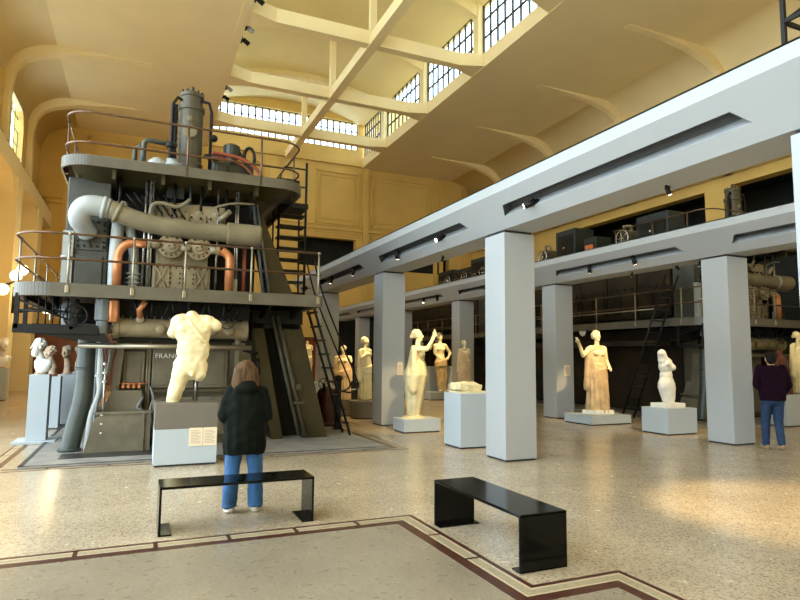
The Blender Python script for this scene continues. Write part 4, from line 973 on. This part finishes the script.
# ---- draped figures
def draped(x, y, z, h, yaw, label, lean=(0,0), arm_l=None, arm_r=None, head=True, m='marble', md='marble', skirt=None, mantle=True, voxel=0.016, base='rock', group=None, seed=0, bare=False, name='draped_statue', w=1.0):
    """1.75 m reference figure scaled to h; faces local -y"""
    s = h/1.75; S = thing(name, label, 'statue', (x, y, z), group); T = TF(x, y, z, yaw, s)
    lx, ly = lean; rnd = random.Random(seed)
    def L(zz): return (lx*zz/1.75, ly*zz/1.75)
    b = Blob()
    cx, cy = L(1.25); b.e((cx, cy, 1.24), (0.155*w,0.11,0.19)).e((L(1.0)[0], L(1.0)[1], 1.02), (0.14*w,0.105,0.17)).e((L(.86)[0], L(.86)[1], 0.9), (0.165*w,0.125,0.14))
    b.c((cx-0.16*w, cy, 1.38), 0.058, (cx+0.16*w, cy, 1.38), 0.058)
    for sx in (-1, 1): b.e((cx+sx*0.07*w, cy-0.09, 1.27), (0.062,0.05,0.058))
    b.c((cx, cy, 1.4), 0.055, (cx, cy-0.01, 1.53), 0.05)
    for sx, arm in ((-1, arm_l), (1, arm_r)):
        sh = (cx+sx*0.18*w, cy, 1.37)
        if arm is None: b.c(sh, 0.06, (sh[0]+sx*0.03, sh[1], 1.25), 0.05)
        else:
            b.limb([(sh, 0.058), (arm[0], 0.045), (arm[1], 0.032)])
            d = V(arm[1])-V(arm[0]); b.hand(arm[1], d, (0, -1, 0.2), 0.95, sx, 0.5)
    if head: b.head((cx, cy-0.01, 1.63), 1.0, head if isinstance(head, float) else 0.0); 
    for sx in (-1, 1):
        b.limb([((L(.86)[0]+sx*0.08, L(.86)[1], 0.88), 0.085), ((sx*0.09, -0.05*(sx > 0), 0.48), 0.06), ((sx*0.09, 0.0, 0.08), 0.04)]); b.e((sx*0.09, -0.06, 0.035), (0.042, 0.11, 0.035))
    b.build('figure', M[m], S, T, voxel, 1, 0.004)
    if head: 
        hb = hairblob((cx, cy+0.03, 1.67), (0.088,0.095,0.09), 24, 0.024, seed); hb.e((cx, cy+0.12, 1.62), (0.05,0.05,0.045)); hb.build('hair', M[m], S, T, voxel, 1)
    rings = []
    sk = skirt or dict(top=1.02, rt=(0.175, 0.135), hip=(0.20, 0.16), bot=(0.21, 0.17), n=13, a=0.09, z0=0.03)
    n = 16
    for i in range(n+1):
        t = i/n; zz = sk['z0']+(sk['top']-sk['z0'])*t
        if zz > 0.85: u = (zz-0.85)/max(0.01, sk['top']-0.85); rx = sk['hip'][0]*(1-u)+sk['rt'][0]*u; ry = sk['hip'][1]*(1-u)+sk['rt'][1]*u
        else: u = zz/0.85; rx = sk['bot'][0]*(1-u)+sk['hip'][0]*u; ry = sk['bot'][1]*(1-u)+sk['hip'][1]*u
        am = sk['a']*(1-0.6*t)
        rings.append((zz, L(zz)[0]*0.9, L(zz)[1]*0.9, rx*w, ry, sk['n'], am, seed+0.9*math.sin(2.2*t+seed)))
    d = Blob(); d.loft(rings)
    # swag of cloth across the hips
    for j in range(4):
        zz = 1.0-0.045*j; d.m.tube([(0.19*w*math.cos(a)+L(zz)[0], -0.15*math.sin(a)*1.05+L(zz)[1], zz-0.07*math.sin(a*0.5+j*0.4)-0.06*(1-math.cos(a))/2) for a in [PI*k/10 for k in range(11)]], 0.026, 8)
    if mantle:
        r2 = []
        for i in range(11):
            t = i/10; zz = 0.62+0.82*t; q = math.sin(PI*min(1, (1-t)*1.15+0.12)*0.5)
            r2.append((zz, L(zz)[0], L(zz)[1]+0.03, (0.12+0.12*q)*w, 0.085+0.085*q, 9, 0.07*(1-t*0.7), seed*2+1.2*t))
        d.loft(r2)
        d.c((cx-0.20*w, cy+0.02, 1.35), 0.06, (cx-0.23*w, cy+0.03, 0.55), 0.075)
    d.build('drapery', M[md], S, T, voxel, 1, 0.005, 9)
    if base == 'rock':
        q = Blob(); q.e((0, 0, 0.0), (0.30*w, 0.24, 0.05)); q.build('statue_base', M[md], S, Matrix.Translation((0,0,0))@TF(x, y, z, yaw, s), 0.02, 1, 0.01)
        for v in S.children[-1].data.vertices: v.co.z = max(v.co.z, 0.0)
    elif base == 'block': MB().bbox(x-0.32, x+0.32, y-0.24, y+0.24, z, z+0.10, 0.01).build('statue_base', M['marblew'], S)
    return S
# raised arm statue on the low plinth
pedestal(5.41, 6.30, 12.02, 12.65, 0.30, 'low pale plinth under the statue with the raised arm', name='plinth')
draped(5.78, 12.35, 0.30, 1.98, 0.9, 'pale marble statue lifting one arm, on a low plinth left of the central column', lean=(0.04, -0.10), arm_l=((-0.14, -0.30, 1.36), (-0.04, -0.42, 1.60)), arm_r=((0.16, -0.30, 1.40), (0.05, -0.40, 1.66)),
       skirt=dict(top=1.12, rt=(0.21, 0.17), hip=(0.27, 0.24), bot=(0.12, 0.13), n=7, a=0.06, z0=0.03), seed=3, w=1.05)
# stone block pedestal
pedestal(5.46, 6.36, 9.63, 10.28, 1.0, 'pale blue-grey pedestal carrying the small carved stone block, against the central column')
S = thing('stone_block', 'small cream carved stone block lying on the pedestal left of the central column', 'stone', (5.8, 9.95, 1.0))
b = Blob(); b.m.obox((0,0,0.10), (0.50,0.34,0.13), (0.0,0.08,0.1)); b.e((-0.05,0,0.16), (0.2,0.15,0.05)); b.e((0.18,0.02,0.15), (0.1,0.14,0.05)); b.build('block', M['marble'], S, TF(5.75, 9.95, 1.0), 0.012, 3, 0.018, 9)
MB().bbox(5.50, 6.10, 9.74, 10.16, 1.0, 1.035, 0.004).build('thin_base', M['marble'], S)
# draped statue with outstretched arm (right, yellow lit)
pedestal(10.42, 11.74, 11.84, 12.85, 0.24, 'broad low plinth under the draped statue stretching its arm', name='plinth')
S = draped(11.12, 12.36, 0.24, 2.16, -0.15, 'draped marble statue stretching its arm to the left beside a column', arm_l=((-0.34, -0.02, 1.22), (-0.50, -0.10, 1.50)), arm_r=((0.24, 0.02, 1.12), (0.22, -0.12, 0.98)),
       skirt=dict(top=1.05, rt=(0.18, 0.15), hip=(0.21, 0.18), bot=(0.24, 0.19), n=15, a=0.12, z0=0.03), m='marble', md='marble2', base='block', seed=5)
# pale torso on its block
pedestal(10.73, 11.62, 9.75, 10.5, 0.58, 'pale pedestal under the headless leaning female torso')
S = thing('torso_statue', 'headless leaning pale female torso on a square pedestal before the dark engine', 'statue', (11.15, 10.15, 0.58))
MB().bbox(10.85, 11.45, 9.9, 10.35, 0.58, 0.68, 0.01).build('statue_base', M['marblew'], S)
b = Blob(); b.e((0.0,0,0.84), (0.20,0.135,0.20), (0,0.5,0)).e((0.0,0,0.62), (0.17,0.12,0.18)).e((0.0,0.0,0.38), (0.23,0.15,0.18)).c((-0.07,0,0.95), 0.12, (-0.17,-0.02,1.12), 0.09).c((-0.14,0,0.97), 0.09, (0.20,0,0.82), 0.085)
b.e((-0.08,-0.11,0.88), (0.075,0.06,0.075)).e((0.10,-0.11,0.80), (0.075,0.06,0.075)); b.c((-0.07,0,0.36), 0.13, (0.03,0,0.02), 0.085).c((0.11,0,0.36), 0.13, (0.12,0,0.02), 0.085)
b.loft([(0.0,0.07,0,0.14,0.11,9,0.05,0), (0.15,0.05,0,0.18,0.13,9,0.06,0.4), (0.35,0.01,0,0.235,0.155,9,0.05,0.9), (0.46,0.0,0,0.22,0.15,9,0.03,1.2), (0.56,0.0,0,0.17,0.12,9,0.01,1.4)])
b.build('body', M['marblew'], S, TF(11.13, 10.13, 0.68, 0.15), 0.012, 3, 0.006)
# farther statues
pedestal(10.55, 11.75, 20.95, 21.8, 0.30, 'low plinth of the far standing nude half wrapped in brown drapery', name='plinth')
draped(11.25, 21.35, 0.30, 2.35, 0.0, 'far slender marble figure with brown drapery round its hips', lean=(-0.1, 0), arm_l=((-0.22, 0.05, 1.15), (-0.13, -0.08, 1.02)), arm_r=((0.30, 0.05, 1.15), (0.16, -0.1, 1.02)), md='marble2', mantle=False,
       skirt=dict(top=0.98, rt=(0.15, 0.12), hip=(0.19, 0.15), bot=(0.12, 0.11), n=9, a=0.12, z0=0.03), seed=8, voxel=0.022, base=None)
pedestal(11.0, 12.3, 21.95, 22.6, 1.3, 'white pedestal behind the far slender figure with brown drapery')
pedestal(12.05, 12.45, 25.0, 25.5, 1.25, 'slim far pedestal seen right of the raised-arm statue')
draped(12.25, 25.25, 1.25, 1.1, 0, 'tiny far white statuette beyond the raised-arm statue', head=True, m='marblew', md='marblew', seed=2, voxel=0.022, base=None, mantle=True)
pedestal(8.25, 9.0, 14.7, 15.3, 0.9, 'pedestal half hidden behind the central column')
draped(8.62, 15.0, 0.9, 1.25, 0.2, 'tan draped figure half hidden behind the left edge of the central column', seed=6, md='marble2', voxel=0.02, base=None, arm_l=((-0.26, 0, 1.15), (-0.24, -0.05, 0.95)), w=1.35)
# statues beyond the ladder
t = thing('round_plinth', 'round grey plinth left of the second near-row column', 'pedestal', (5.72, 15.45, 0), 'round plinths beyond the ladder'); MB().lathe((5.72, 15.45, 0), [(0.36, 0.03), (0.38, 0.04), (0.38, 0.46), (0.37, 0.48)], seg=36).build('drum', M['pedgrey'], t); MB().lathe((5.72, 15.45, 0), [(0.33, 0), (0.33, 0.03)], seg=24).build('shadow_joint', M['shadowgap'], t)
draped(5.76, 15.45, 0.48, 1.72, 0.5, 'tall cream draped statue on the round grey plinth, right of the ladder', seed=9, head=True, base=None, voxel=0.018, arm_l=((-0.24, -0.05, 1.16), (-0.12, -0.14, 1.25)))
pedestal(4.98, 5.80, 16.05, 16.65, 0.42, 'low tan plinth behind the ladder under the stooping draped statue', name='plinth', m='pedgrey')
draped(5.42, 16.35, 0.42, 1.55, -0.5, 'tan draped statue seen between the rungs and handrail of the ladder', seed=12, head=True, base=None, md='marble2', voxel=0.018, w=1.25)
pedestal(4.3, 5.0, 17.2, 17.8, 0.9, 'pale pedestal left of the ladder behind the engine frame')
draped(4.66, 17.5, 0.9, 1.35, 0.2, 'cream draped figure just right of the sloping engine frame, left of the ladder', seed=15, head=False, base=None, voxel=0.02)
pedestal(4.2, 5.2, 26.0, 26.6, 1.9, 'tall white display block seen through the gap beside the coat wearer\'s head', m='white')
pedestal(2.3, 3.9, 19.2, 19.5, 2.6, 'white upright panel seen through the gap in the engine frame', m='white', name='partition_screen')
# dark display rack between far statues
t = thing('display_rack', 'small black rack with a wire grid between the two statues beyond the ladder', 'rack', (6.1, 17.4, 0))
mb = MB(); mb.bbox(5.85, 6.4, 17.2, 17.6, 0.35, 1.0, 0.02); mb.box(5.88, 5.93, 17.25, 17.3, 0, 0.35); mb.box(6.32, 6.37, 17.25, 17.3, 0, 0.35); mb.box(5.88, 5.93, 17.5, 17.55, 0, 0.35); mb.box(6.32, 6.37, 17.5, 17.55, 0, 0.35); mb.build('cabinet', M['dark'], t)
mb = MB()
for k in range(6): mb.box(5.86+k*0.105, 5.875+k*0.105, 17.2, 17.215, 1.0, 1.35)
for k in range(4): mb.box(5.86, 6.4, 17.2, 17.215, 1.0+k*0.115, 1.015+k*0.115)
mb.build('wire_grid', M['dark'], t)
mb = MB(); mb.box(5.87, 6.38, 17.18, 17.2, 0.66, 0.70); mb.build('shelf_edge', M['lgrey'], t)
# wine-red pump behind the engine frame
t = thing('red_pump', 'wine-red cast pump with a dark wheel standing between the engine frame and the ladder foot', 'pump', (4.2, 13.9, 0))
MB().lathe((4.2, 13.9, 0), [(0.30, 0.0), (0.30, 0.08), (0.25, 0.12), (0.24, 0.75), (0.18, 0.88), (0.06, 0.95)], seg=20).build('casing', M['wine'], t)
handwheel((4.05, 13.6, 1.02), 0.13, 'y', t); MB().cyl((4.05, 13.6, 1.0), (4.1, 13.8, 0.8), 0.03, 8).build('spindle', M['dark'], t)
t = thing('iron_stand', 'thin dark iron stand at the foot of the ladder', 'stand', (4.22, 13.05, 0)); MB().bbox(4.16, 4.28, 12.99, 13.11, 0, 1.15, 0.01).build('post', M['dark'], t); MB().bbox(4.1, 4.34, 12.93, 13.17, 0, 0.04, 0.01).build('foot', M['dark'], t); MB().sphere((4.22, 13.05, 1.17), 0.09, sc=(1.2, 1, 0.8)).build('cap', M['dark'], t)

# ---- busts at the left
def bust(x, y, z, label, yaw=0.0, m='marblew', base='marblet', sc=1.0, seed=0, beard=False, shoulders=True):
    S = thing('portrait_bust', label, 'bust', (x, y, z), 'portrait busts at the left'); T = TF(x, y, z, yaw, sc)
    b = Blob()
    if shoulders: b.e((0,0.03,0.15), (0.17,0.12,0.13)).c((-0.15,0.03,0.2), 0.06, (0.15,0.03,0.2), 0.06); b.c((0,0.0,0.0), 0.07, (0,0,0.1), 0.09)
    else: b.c((0,0.0,0.0), 0.08, (0,0,0.12), 0.07)
    b.c((0,0.01,0.18), 0.07, (0,-0.05,0.36), 0.058).head((0,-0.08,0.46), 1.08)
    if beard: b.e((0,-0.13,0.36), (0.055,0.05,0.07))
    b.build('head_and_chest', M[m], S, T, 0.011, 1, 0.003)
    hairblob((0, -0.045, 0.52), (0.088, 0.095, 0.085), 40, 0.022, seed).build('hair', M[m], S, T, 0.011, 1)
    MB().lathe((x, y, z), [(0.09*sc, 0), (0.10*sc, 0.02*sc), (0.07*sc, 0.04*sc), (0.06*sc, 0.07*sc)], seg=20).build('socle', M[base], S)
    return S
def bustped(x, y, w, z1, label, plate=False):
    t = pedestal(x-w/2, x+w/2, y-w/2, y+w/2, z1, label, group='pale pedestals of the portrait busts', z0=0.0)
    if plate: MB().bbox(x-0.36, x+0.34, y-0.36, y+0.36, 0.0, 0.05, 0.01).build('foot_plate', M['pedestal'], t)
    return t
bustped(-1.66, 13.25, 0.33, 1.27, 'tall pale pedestal on a broad foot plate, nearest of the bust pedestals', True)
bust(-1.66, 13.25, 1.27, 'white portrait bust turned to the left on the nearest bust pedestal', yaw=-0.9, sc=1.12, seed=4, beard=True)
for k, (x, y, l, c) in enumerate(((-1.72, 15.5, 'tan sideways head on the second bust pedestal, over a pink socle', 'marblet'), (-1.50, 16.3, 'curly tan head behind the second bust pedestal', 'marblet'), (-1.33, 17.0, 'tan bust third from the last beside the green pipe', 'marblet'), (-1.17, 17.7, 'small pale bust closest to the green pipe', 'marblew'))):
    bustped(x, y, 0.38, 1.16+0.02*k, 'pale bust pedestal, %s in the receding row behind the foremost one' % ['first', 'second', 'third', 'last'][k])
    bust(x, y, 1.16+0.02*k, l, yaw=(-1.4, -0.4, 0.5, 0.2)[k], m=c, base='redrod' if k == 0 else 'marblet', sc=1.12, seed=10+k, shoulders=False)
bustped(-4.45, 25.4, 0.46, 1.15, 'white bust pedestal at the left edge of the picture')
bust(-4.45, 25.4, 1.15, 'white bust at the left edge of the picture before the dark red wall base', yaw=0.6, sc=1.75, seed=20)

# ---- right edge group
pedestal(15.0, 16.35, 9.95, 10.5, 0.80, 'white pedestal at the right edge behind the person in the plum jumper')
S = thing('draped_statue', 'red-brown draped stone figure at the right edge, on the white pedestal', 'statue', (15.27, 10.2, 0.80))
b = Blob(); b.e((0,0,0.75), (0.17,0.13,0.22)).e((0.02,0,0.45), (0.2,0.15,0.25)).c((-0.02,0,0.95), 0.09, (-0.05,0,1.08), 0.07); b.loft([(0,0.05,0,0.24,0.16,9,0.12,0), (0.25,0.04,0,0.22,0.16,9,0.1,0.5), (0.6,0.02,0,0.2,0.15,9,0.08,1), (0.95,0,0,0.15,0.12,9,0.05,1.6)]); b.c((-0.15,0,0.9), 0.06, (-0.24,0,0.7), 0.05)
b.build('body', M['basalt'], S, TF(15.27, 10.2, 0.80), 0.016, 1, 0.008)
S = draped(16.0, 10.22, 0.80, 1.62, 0.0, 'bright cream draped statue cut by the right edge of the picture', seed=22, base=None, voxel=0.02, w=1.1)

# ------------------------------------------------------------------ benches
def bench(x, y, yaw, L, W, Hh, label, feet):
    t = thing('bench', label, 'bench', (x, y, 0), 'black sheet-steel benches'); th = 0.02
    R = Matrix.Translation((x, y, 0))@Matrix.Rotation(yaw, 4, 'Z')
    def put(mb, name):
        mb.v = [tuple(R@V(v)) for v in mb.v]; return mb.build(name, M['bench'], t)
    mb = MB(); mb.bbox(-L/2, L/2, -W/2, W/2, Hh-0.025, Hh, 0.008); put(mb, 'seat')
    for s in (-1, 1):
        mb = MB(); mb.bbox(s*(L/2)-0.011-s*0.011, s*(L/2)+0.011-s*0.011, -W/2, W/2, 0.0, Hh-0.004, 0.005); put(mb, 'end_panel')
        mb = MB(); a, b_ = sorted((s*L/2, s*(L/2-feet))); mb.bbox(a, b_, -W/2, W/2, 0.0, 0.014, 0.004); put(mb, 'foot')
    return t
bench(0.98, 6.22, 0.0, 1.46, 0.42, 0.44, 'long black steel bench standing in front of the person in the dark coat', 0.12)
bench(3.00, 4.70, PI/2, 1.46, 0.45, 0.44, 'black steel bench seen end-on beside the mosaic border, nearest to the camera', 0.12)

# ------------------------------------------------------------------ people
def person(x, y, yaw, label, J, parts, sc=1.0):
    S = thing('person', label, 'person', (x, y, 0)); T = TF(x, y, 0, yaw, sc)
    b = Blob(); h = J['head']
    b.head(h, J.get('hs', 1.05), J.get('hyaw', 0), J.get('tilt', 0)); n = J['neck']
    b.c((n[0], n[1], n[2]-0.04), 0.06, (h[0], h[1]+0.01, h[2]-0.06), 0.052)
    b.e((n[0], n[1], n[2]-0.20), (0.17,0.10,0.19)).e((n[0], n[1], n[2]-0.38), (0.145,0.10,0.16)).e(J['pelvis'], (0.165,0.11,0.13))
    for s in ('l', 'r'):
        a = J['arm_'+s]; b.limb([((a[0]), 0.055), ((a[1]), 0.043), ((a[2]), 0.028)]); b.hand(a[2], V(a[3]), V(a[4]), 1.0, 1 if s == 'l' else -1, J.get('curl', 0.7))
        g = J['leg_'+s]; b.limb([(g[0], 0.085), (g[1], 0.058), (g[2], 0.042)]); f = V(g[2]); b.c((f.x, f.y+0.02, f.z-0.03), 0.035, (f.x+g[3][0]*0.14, f.y+g[3][1]*0.14, 0.035), 0.028)
    b.build('body', M['skin'], S, T, 0.009, 1)
    for name, m, fn, vx, ro in parts:
        q = Blob(); fn(q, J); q.build(name, M[m], S, T, vx, 2, ro, 11)
    return S
J1 = dict(head=(0.01, -0.03, 1.50), neck=(0, 0, 1.38), pelvis=(0, 0, 0.86), tilt=0.25,
          arm_l=[(-0.165,0,1.29), (-0.225,0.03,1.04), (-0.09,-0.20,1.05), (0.8,-0.5,0.1), (0,0.2,1)], arm_r=[(0.165,0,1.29), (0.225,0.03,1.04), (0.10,-0.20,1.04), (-0.8,-0.5,0.1), (0,0.2,1)],
          leg_l=[(-0.09,0,0.82), (-0.125,-0.01,0.45), (-0.135,0.01,0.09), (-0.25,-0.95)], leg_r=[(0.09,0,0.82), (0.125,-0.02,0.45), (0.14,0.0,0.09), (0.3,-0.95)])
def coat(q, J):
    q.loft([(0.62,0,0,0.215,0.155,12,0.03,0), (0.70,0,0.005,0.225,0.16,12,0.03,0.3), (0.85,0,0.01,0.228,0.17,12,0.025,0.8), (1.0,0,0.015,0.225,0.165,12,0.02,1.2), (1.15,0,0.015,0.225,0.155,12,0.02,1.5), (1.26,0,0.01,0.205,0.135,8,0.01,1.6), (1.33,0,0.01,0.15,0.115,8,0.01,1.6), (1.40,0,0.01,0.10,0.095,6,0.0,0)])
    for s in ('l', 'r'):
        a = J['arm_'+s]; q.limb([((a[0]), 0.076), ((a[1]), 0.074), (tuple(V(a[2])+(V(a[1])-V(a[2]))*0.1), 0.062)])
    q.m.tube([(0.10*math.cos(t), 0.02+0.09*math.sin(t), 1.385+0.012*math.sin(t)) for t in [2*PI*k/16 for k in range(16)]], 0.035, 8, closed=True)
    q.e((0, 0.10, 1.33), (0.13, 0.06, 0.07))
def jeans1(q, J):
    q.e((0,0,0.80), (0.185,0.135,0.13))
    for s in ('l', 'r'):
        g = J['leg_'+s]; q.limb([(g[0], 0.105), (g[1], 0.082), ((g[2][0], g[2][1]+0.0, 0.12), 0.085)]); q.e((g[2][0], g[2][1], 0.07), (0.085, 0.095, 0.035))
def shoes(q, J):
    for s in ('l', 'r'):
        g = J['leg_'+s]; f = V(g[2]); z0 = f.z-0.09; q.c((f.x-g[3][0]*0.04, f.y+0.045, 0.04+z0), 0.042, (f.x+g[3][0]*0.12, f.y+g[3][1]*0.13, 0.036+z0), 0.036); q.e((f.x+g[3][0]*0.04, f.y+g[3][1]*0.04, 0.018+z0), (0.052, 0.13, 0.018))
def hair1(q, J):
    h = J['head']; q.e((h[0], h[1]+0.03, h[2]+0.045), (0.108,0.115,0.105)); q.e((h[0], h[1]+0.06, h[2]-0.03), (0.125,0.095,0.12)); 
    for k in range(12):
        a = PI*k/11; p = V((h[0]+0.115*math.cos(a), h[1]+0.05+0.07*math.sin(a), h[2])); q.c(p+V((0,0,0.05)), 0.022, p+V((0.018*math.cos(a), 0.015, -0.12-0.015*(k % 3))), 0.022)
person(1.11, 6.67, PI-0.12, 'person in a black-green quilted coat and blue jeans, seen from behind before the torso', J1,
       [('coat', 'coat', coat, 0.012, 0.014), ('jeans', 'jeans', jeans1, 0.012, 0.008), ('shoes', 'shoew', shoes, 0.01, 0.0), ('hair', 'hair', hair1, 0.010, 0.006)], 0.975)
J2 = dict(head=(0.0, -0.02, 1.60), neck=(0, 0, 1.47), pelvis=(0, 0, 0.94), tilt=0.15,
          arm_l=[(-0.19,0,1.42), (-0.28,-0.02,1.14), (-0.24,-0.16,0.94), (0.1,-0.5,-0.8), (-1,0,0)], arm_r=[(0.19,0,1.42), (0.27,0.03,1.14), (0.10,-0.22,1.05), (-0.6,-0.6,0.2), (0,0,1)],
          leg_l=[(-0.09,0,0.90), (-0.10,-0.05,0.50), (-0.085,0.06,0.12), (0,-1)], leg_r=[(0.09,0,0.90), (0.09,-0.10,0.50), (0.085,-0.14,0.09), (0,-1)])
def sweater(q, J):
    q.loft([(0.86,0,0,0.205,0.15,10,0.02,0), (1.0,0,0.0,0.225,0.155,10,0.025,0.5), (1.2,0,0.01,0.225,0.15,10,0.02,1), (1.36,0,0.01,0.215,0.135,8,0.01,1.6), (1.44,0,0.01,0.15,0.11,8,0.01,1.6), (1.48,0,0.01,0.085,0.08,6,0.0,0)])
    for s in ('l', 'r'):
        a = J['arm_'+s]; q.limb([((a[0]), 0.078), ((a[1]), 0.066), (tuple(V(a[2])+(V(a[1])-V(a[2]))*0.1), 0.048)])
def jeans2(q, J):
    q.e((0,0,0.88), (0.175,0.13,0.12))
    for s in ('l', 'r'):
        g = J['leg_'+s]; q.limb([(g[0], 0.10), (g[1], 0.076), ((g[2][0], g[2][1], g[2][2]+0.01), 0.062)])
def hair2(q, J):
    h = J['head']; q.e((h[0], h[1]+0.028, h[2]+0.045), (0.094,0.105,0.095)); q.e((h[0], h[1]+0.05, h[2]-0.02), (0.086,0.07,0.085))
S = person(10.93, 7.50, PI-0.55, 'person with short dark hair, plum jumper and dark jeans walking at the right edge', J2,
       [('jumper', 'purple', sweater, 0.014, 0.008), ('jeans', 'jeansd', jeans2, 0.014, 0.006), ('shoes', 'shoe', shoes, 0.012, 0.0), ('hair', 'hairdark', hair2, 0.012, 0.004)], 1.06)

# ------------------------------------------------------------------ lamps
def walllamp(y, z, globes, r, label, power):
    t = thing('wall_lamp', label, 'lamp', (-4.45, y, z), 'branched globe lamps on the left wall piers')
    MB().bbox(-4.45, -4.38, y-0.12, y+0.12, z-0.5, z+0.5, 0.02).build('back_plate', M['dark'], t)
    for g in globes:
        g = V(g)
        MB().tube(smooth_path([(-4.40, y, z-0.2), (-4.2, y, z-0.45), ((g.x-4.1)/2, (y+g.y)/2, z-0.3), (g.x, g.y, g.z-r)], 6), 0.025, 8).build('arm', M['dark'], t)
        MB().sphere(g, r, 16, 10).build('globe', M['globe'], t)
    L = bpy.data.lights.new('lamp_glow', 'POINT'); L.energy = power; L.color = (1, 0.72, 0.38); L.shadow_soft_size = 0.3
    o = bpy.data.objects.new('lamp_glow', L); COL.objects.link(o); o.parent = t; o.location = (1.9, 0, 0.2)
walllamp(21.4, 4.1, [(-3.62, 22.0, 4.12), (-3.82, 21.3, 3.6), (-3.5, 22.3, 4.35)], 0.17, 'glowing branched globe lamp at the far left edge, beside the railing end', 260)
walllamp(26.7, 3.7, [(-3.72, 26.6, 3.65), (-3.28, 26.5, 3.38), (-2.86, 26.8, 3.78)], 0.17, 'glowing branched globe lamp seen under the left end of the lower engine deck', 260)
# recessed ceiling spotlights on the left roof edge
for k, (y, l) in enumerate(((20.2, 'nearest of the small spotlights on the left roof edge, next to the first tie beam'), (22.2, 'small pale spotlight on the roof edge just beyond the first tie beam'), (23.2, 'second small spotlight beyond the first tie beam'), (27.8, 'small spotlight on the roof edge just beyond the second tie beam'), (28.9, 'farthest small spotlight on the left roof edge'))):
    t = thing('ceiling_spotlight', l, 'spotlight', (XL+0.02, y, 14.15), 'small spotlights on the left roof edge')
    MB().bbox(XL, XL+0.1, y-0.1, y+0.1, 14.05, 14.3, 0.01).build('bracket', M['dark'], t); MB().cyl((XL+0.12, y, 14.18), (XL+0.36, y, 14.02), 0.09, 12).build('lamp_housing', M['lgrey'] if k % 2 else M['dark'], t)

W1 = 260
def slotpos(P, y, t=0.50, d=0.02): return P(t, y, d)
SP = [
 (P1, 7.05, (0.9, 9.9, 1.7), 'spotlight in the slot left of... ', 0),
]
spots = [
 (P1, 7.2, (1.0, 9.9, 2.0), 'spotlight in the long near beam slot right of the central column', 95, 0.42),
 (P1, 10.1, (0.8, 9.9, 1.8), 'spotlight in the near beam slot directly left of the central column', 50, 0.5),
 (P1, 12.2, (5.75, 12.3, 1.3), 'second spotlight in the near beam slot left of the central column', 0, 0.6),
 (P1, 15.2, (5.3, 15.8, 1.2), 'nearer spotlight in the near beam slot above the ladder', 150, 0.8),
 (P1, 17.2, (4.7, 17.5, 1.2), 'farther spotlight in the near beam slot above the ladder', 100, 0.8),
 (P2, 10.4, (11.3, 10.1, 1.2), 'spotlight hanging in the far beam slot above the leaning torso', 0, 0.6),
 (P2, 11.9, (11.15, 12.35, 1.3), 'spotlight hanging in the far beam slot above the arm-stretching statue', 0, 0.6),
 (P2, 16.2, (8.6, 15.0, 1.5), 'spotlight in the far beam slot right beside the central column', 130, 0.7),
 (P2, 20.4, (11.2, 21.3, 1.5), 'spotlight in the far beam slot above the far slender figure', 0, 0.7),
 (P2, 21.6, (9, 20, 0), 'second spotlight in the far beam slot above the far slender figure', 120, 1.2),
]
for Pf, y, tg, l, pw, sz in spots:
    spotlamp(slotpos(Pf, y, 0.42, -0.02), tg, l, pw, sz)
# track spots under the near and far beam soffits
under = [((5.35, 10.6, 3.70), (5.8, 9.95, 1.0), 'spotlight'), ]
def soffit(x, y, tg, l, pw, sz=0.7):
    t = spotlamp((x, y, 3.71), tg, l, pw, sz, group='small spotlights under the beam soffits', scale=0.55); return t
soffit(5.75, 10.9, (5.85, 12.35, 1.3), 'small spotlight under the near beam between the first two visible columns', 190, 0.75)
soffit(5.75, 9.2, (5.85, 10.0, 1.0), 'small spotlight under the near beam right behind the central column', 60, 0.9)
soffit(10.95, 10.9, (11.12, 12.36, 1.5), 'small spotlight under the far beam in front of the arm-stretching statue', 260, 0.6)
soffit(10.95, 8.98, (11.17, 10.15, 1.0), 'small spotlight under the far beam just behind the column beside the walking person', 110, 0.8)
soffit(10.95, 19.9, (11.25, 21.3, 1.6), 'small spotlight under the far beam before the far slender figure', 200, 0.6)
soffit(5.85, 5.2, (6.9, 4.4, 0.0), 'small spotlight under the near beam nearest to the right edge of the picture', 330, 1.0)
soffit(11.1, 13.9, (9.5, 15.5, 0.0), 'small spotlight under the far beam aimed at the aisle floor', 160, 1.3)
soffit(5.9, 14.9, (7.5, 17.0, 0.0), 'small spotlight under the near beam aimed at the aisle floor', 220, 1.3)
soffit(11.0, 9.6, (15.8, 10.2, 1.6), 'small spotlight under the far beam aimed at the right edge statues', 160, 0.5)

# daylight
wd = bpy.data.worlds.new('world'); SC.world = wd; wd.use_nodes = True; nt = wd.node_tree
bg = nt.nodes['Background']; bg.inputs['Color'].default_value = (0.76, 0.90, 1.0, 1); bg.inputs['Strength'].default_value = 6.3
SC.view_settings.view_transform = 'Standard'; SC.view_settings.look = 'None'; SC.view_settings.gamma = 1; SC.view_settings.exposure = 0.0
SC.view_settings.use_curve_mapping = False
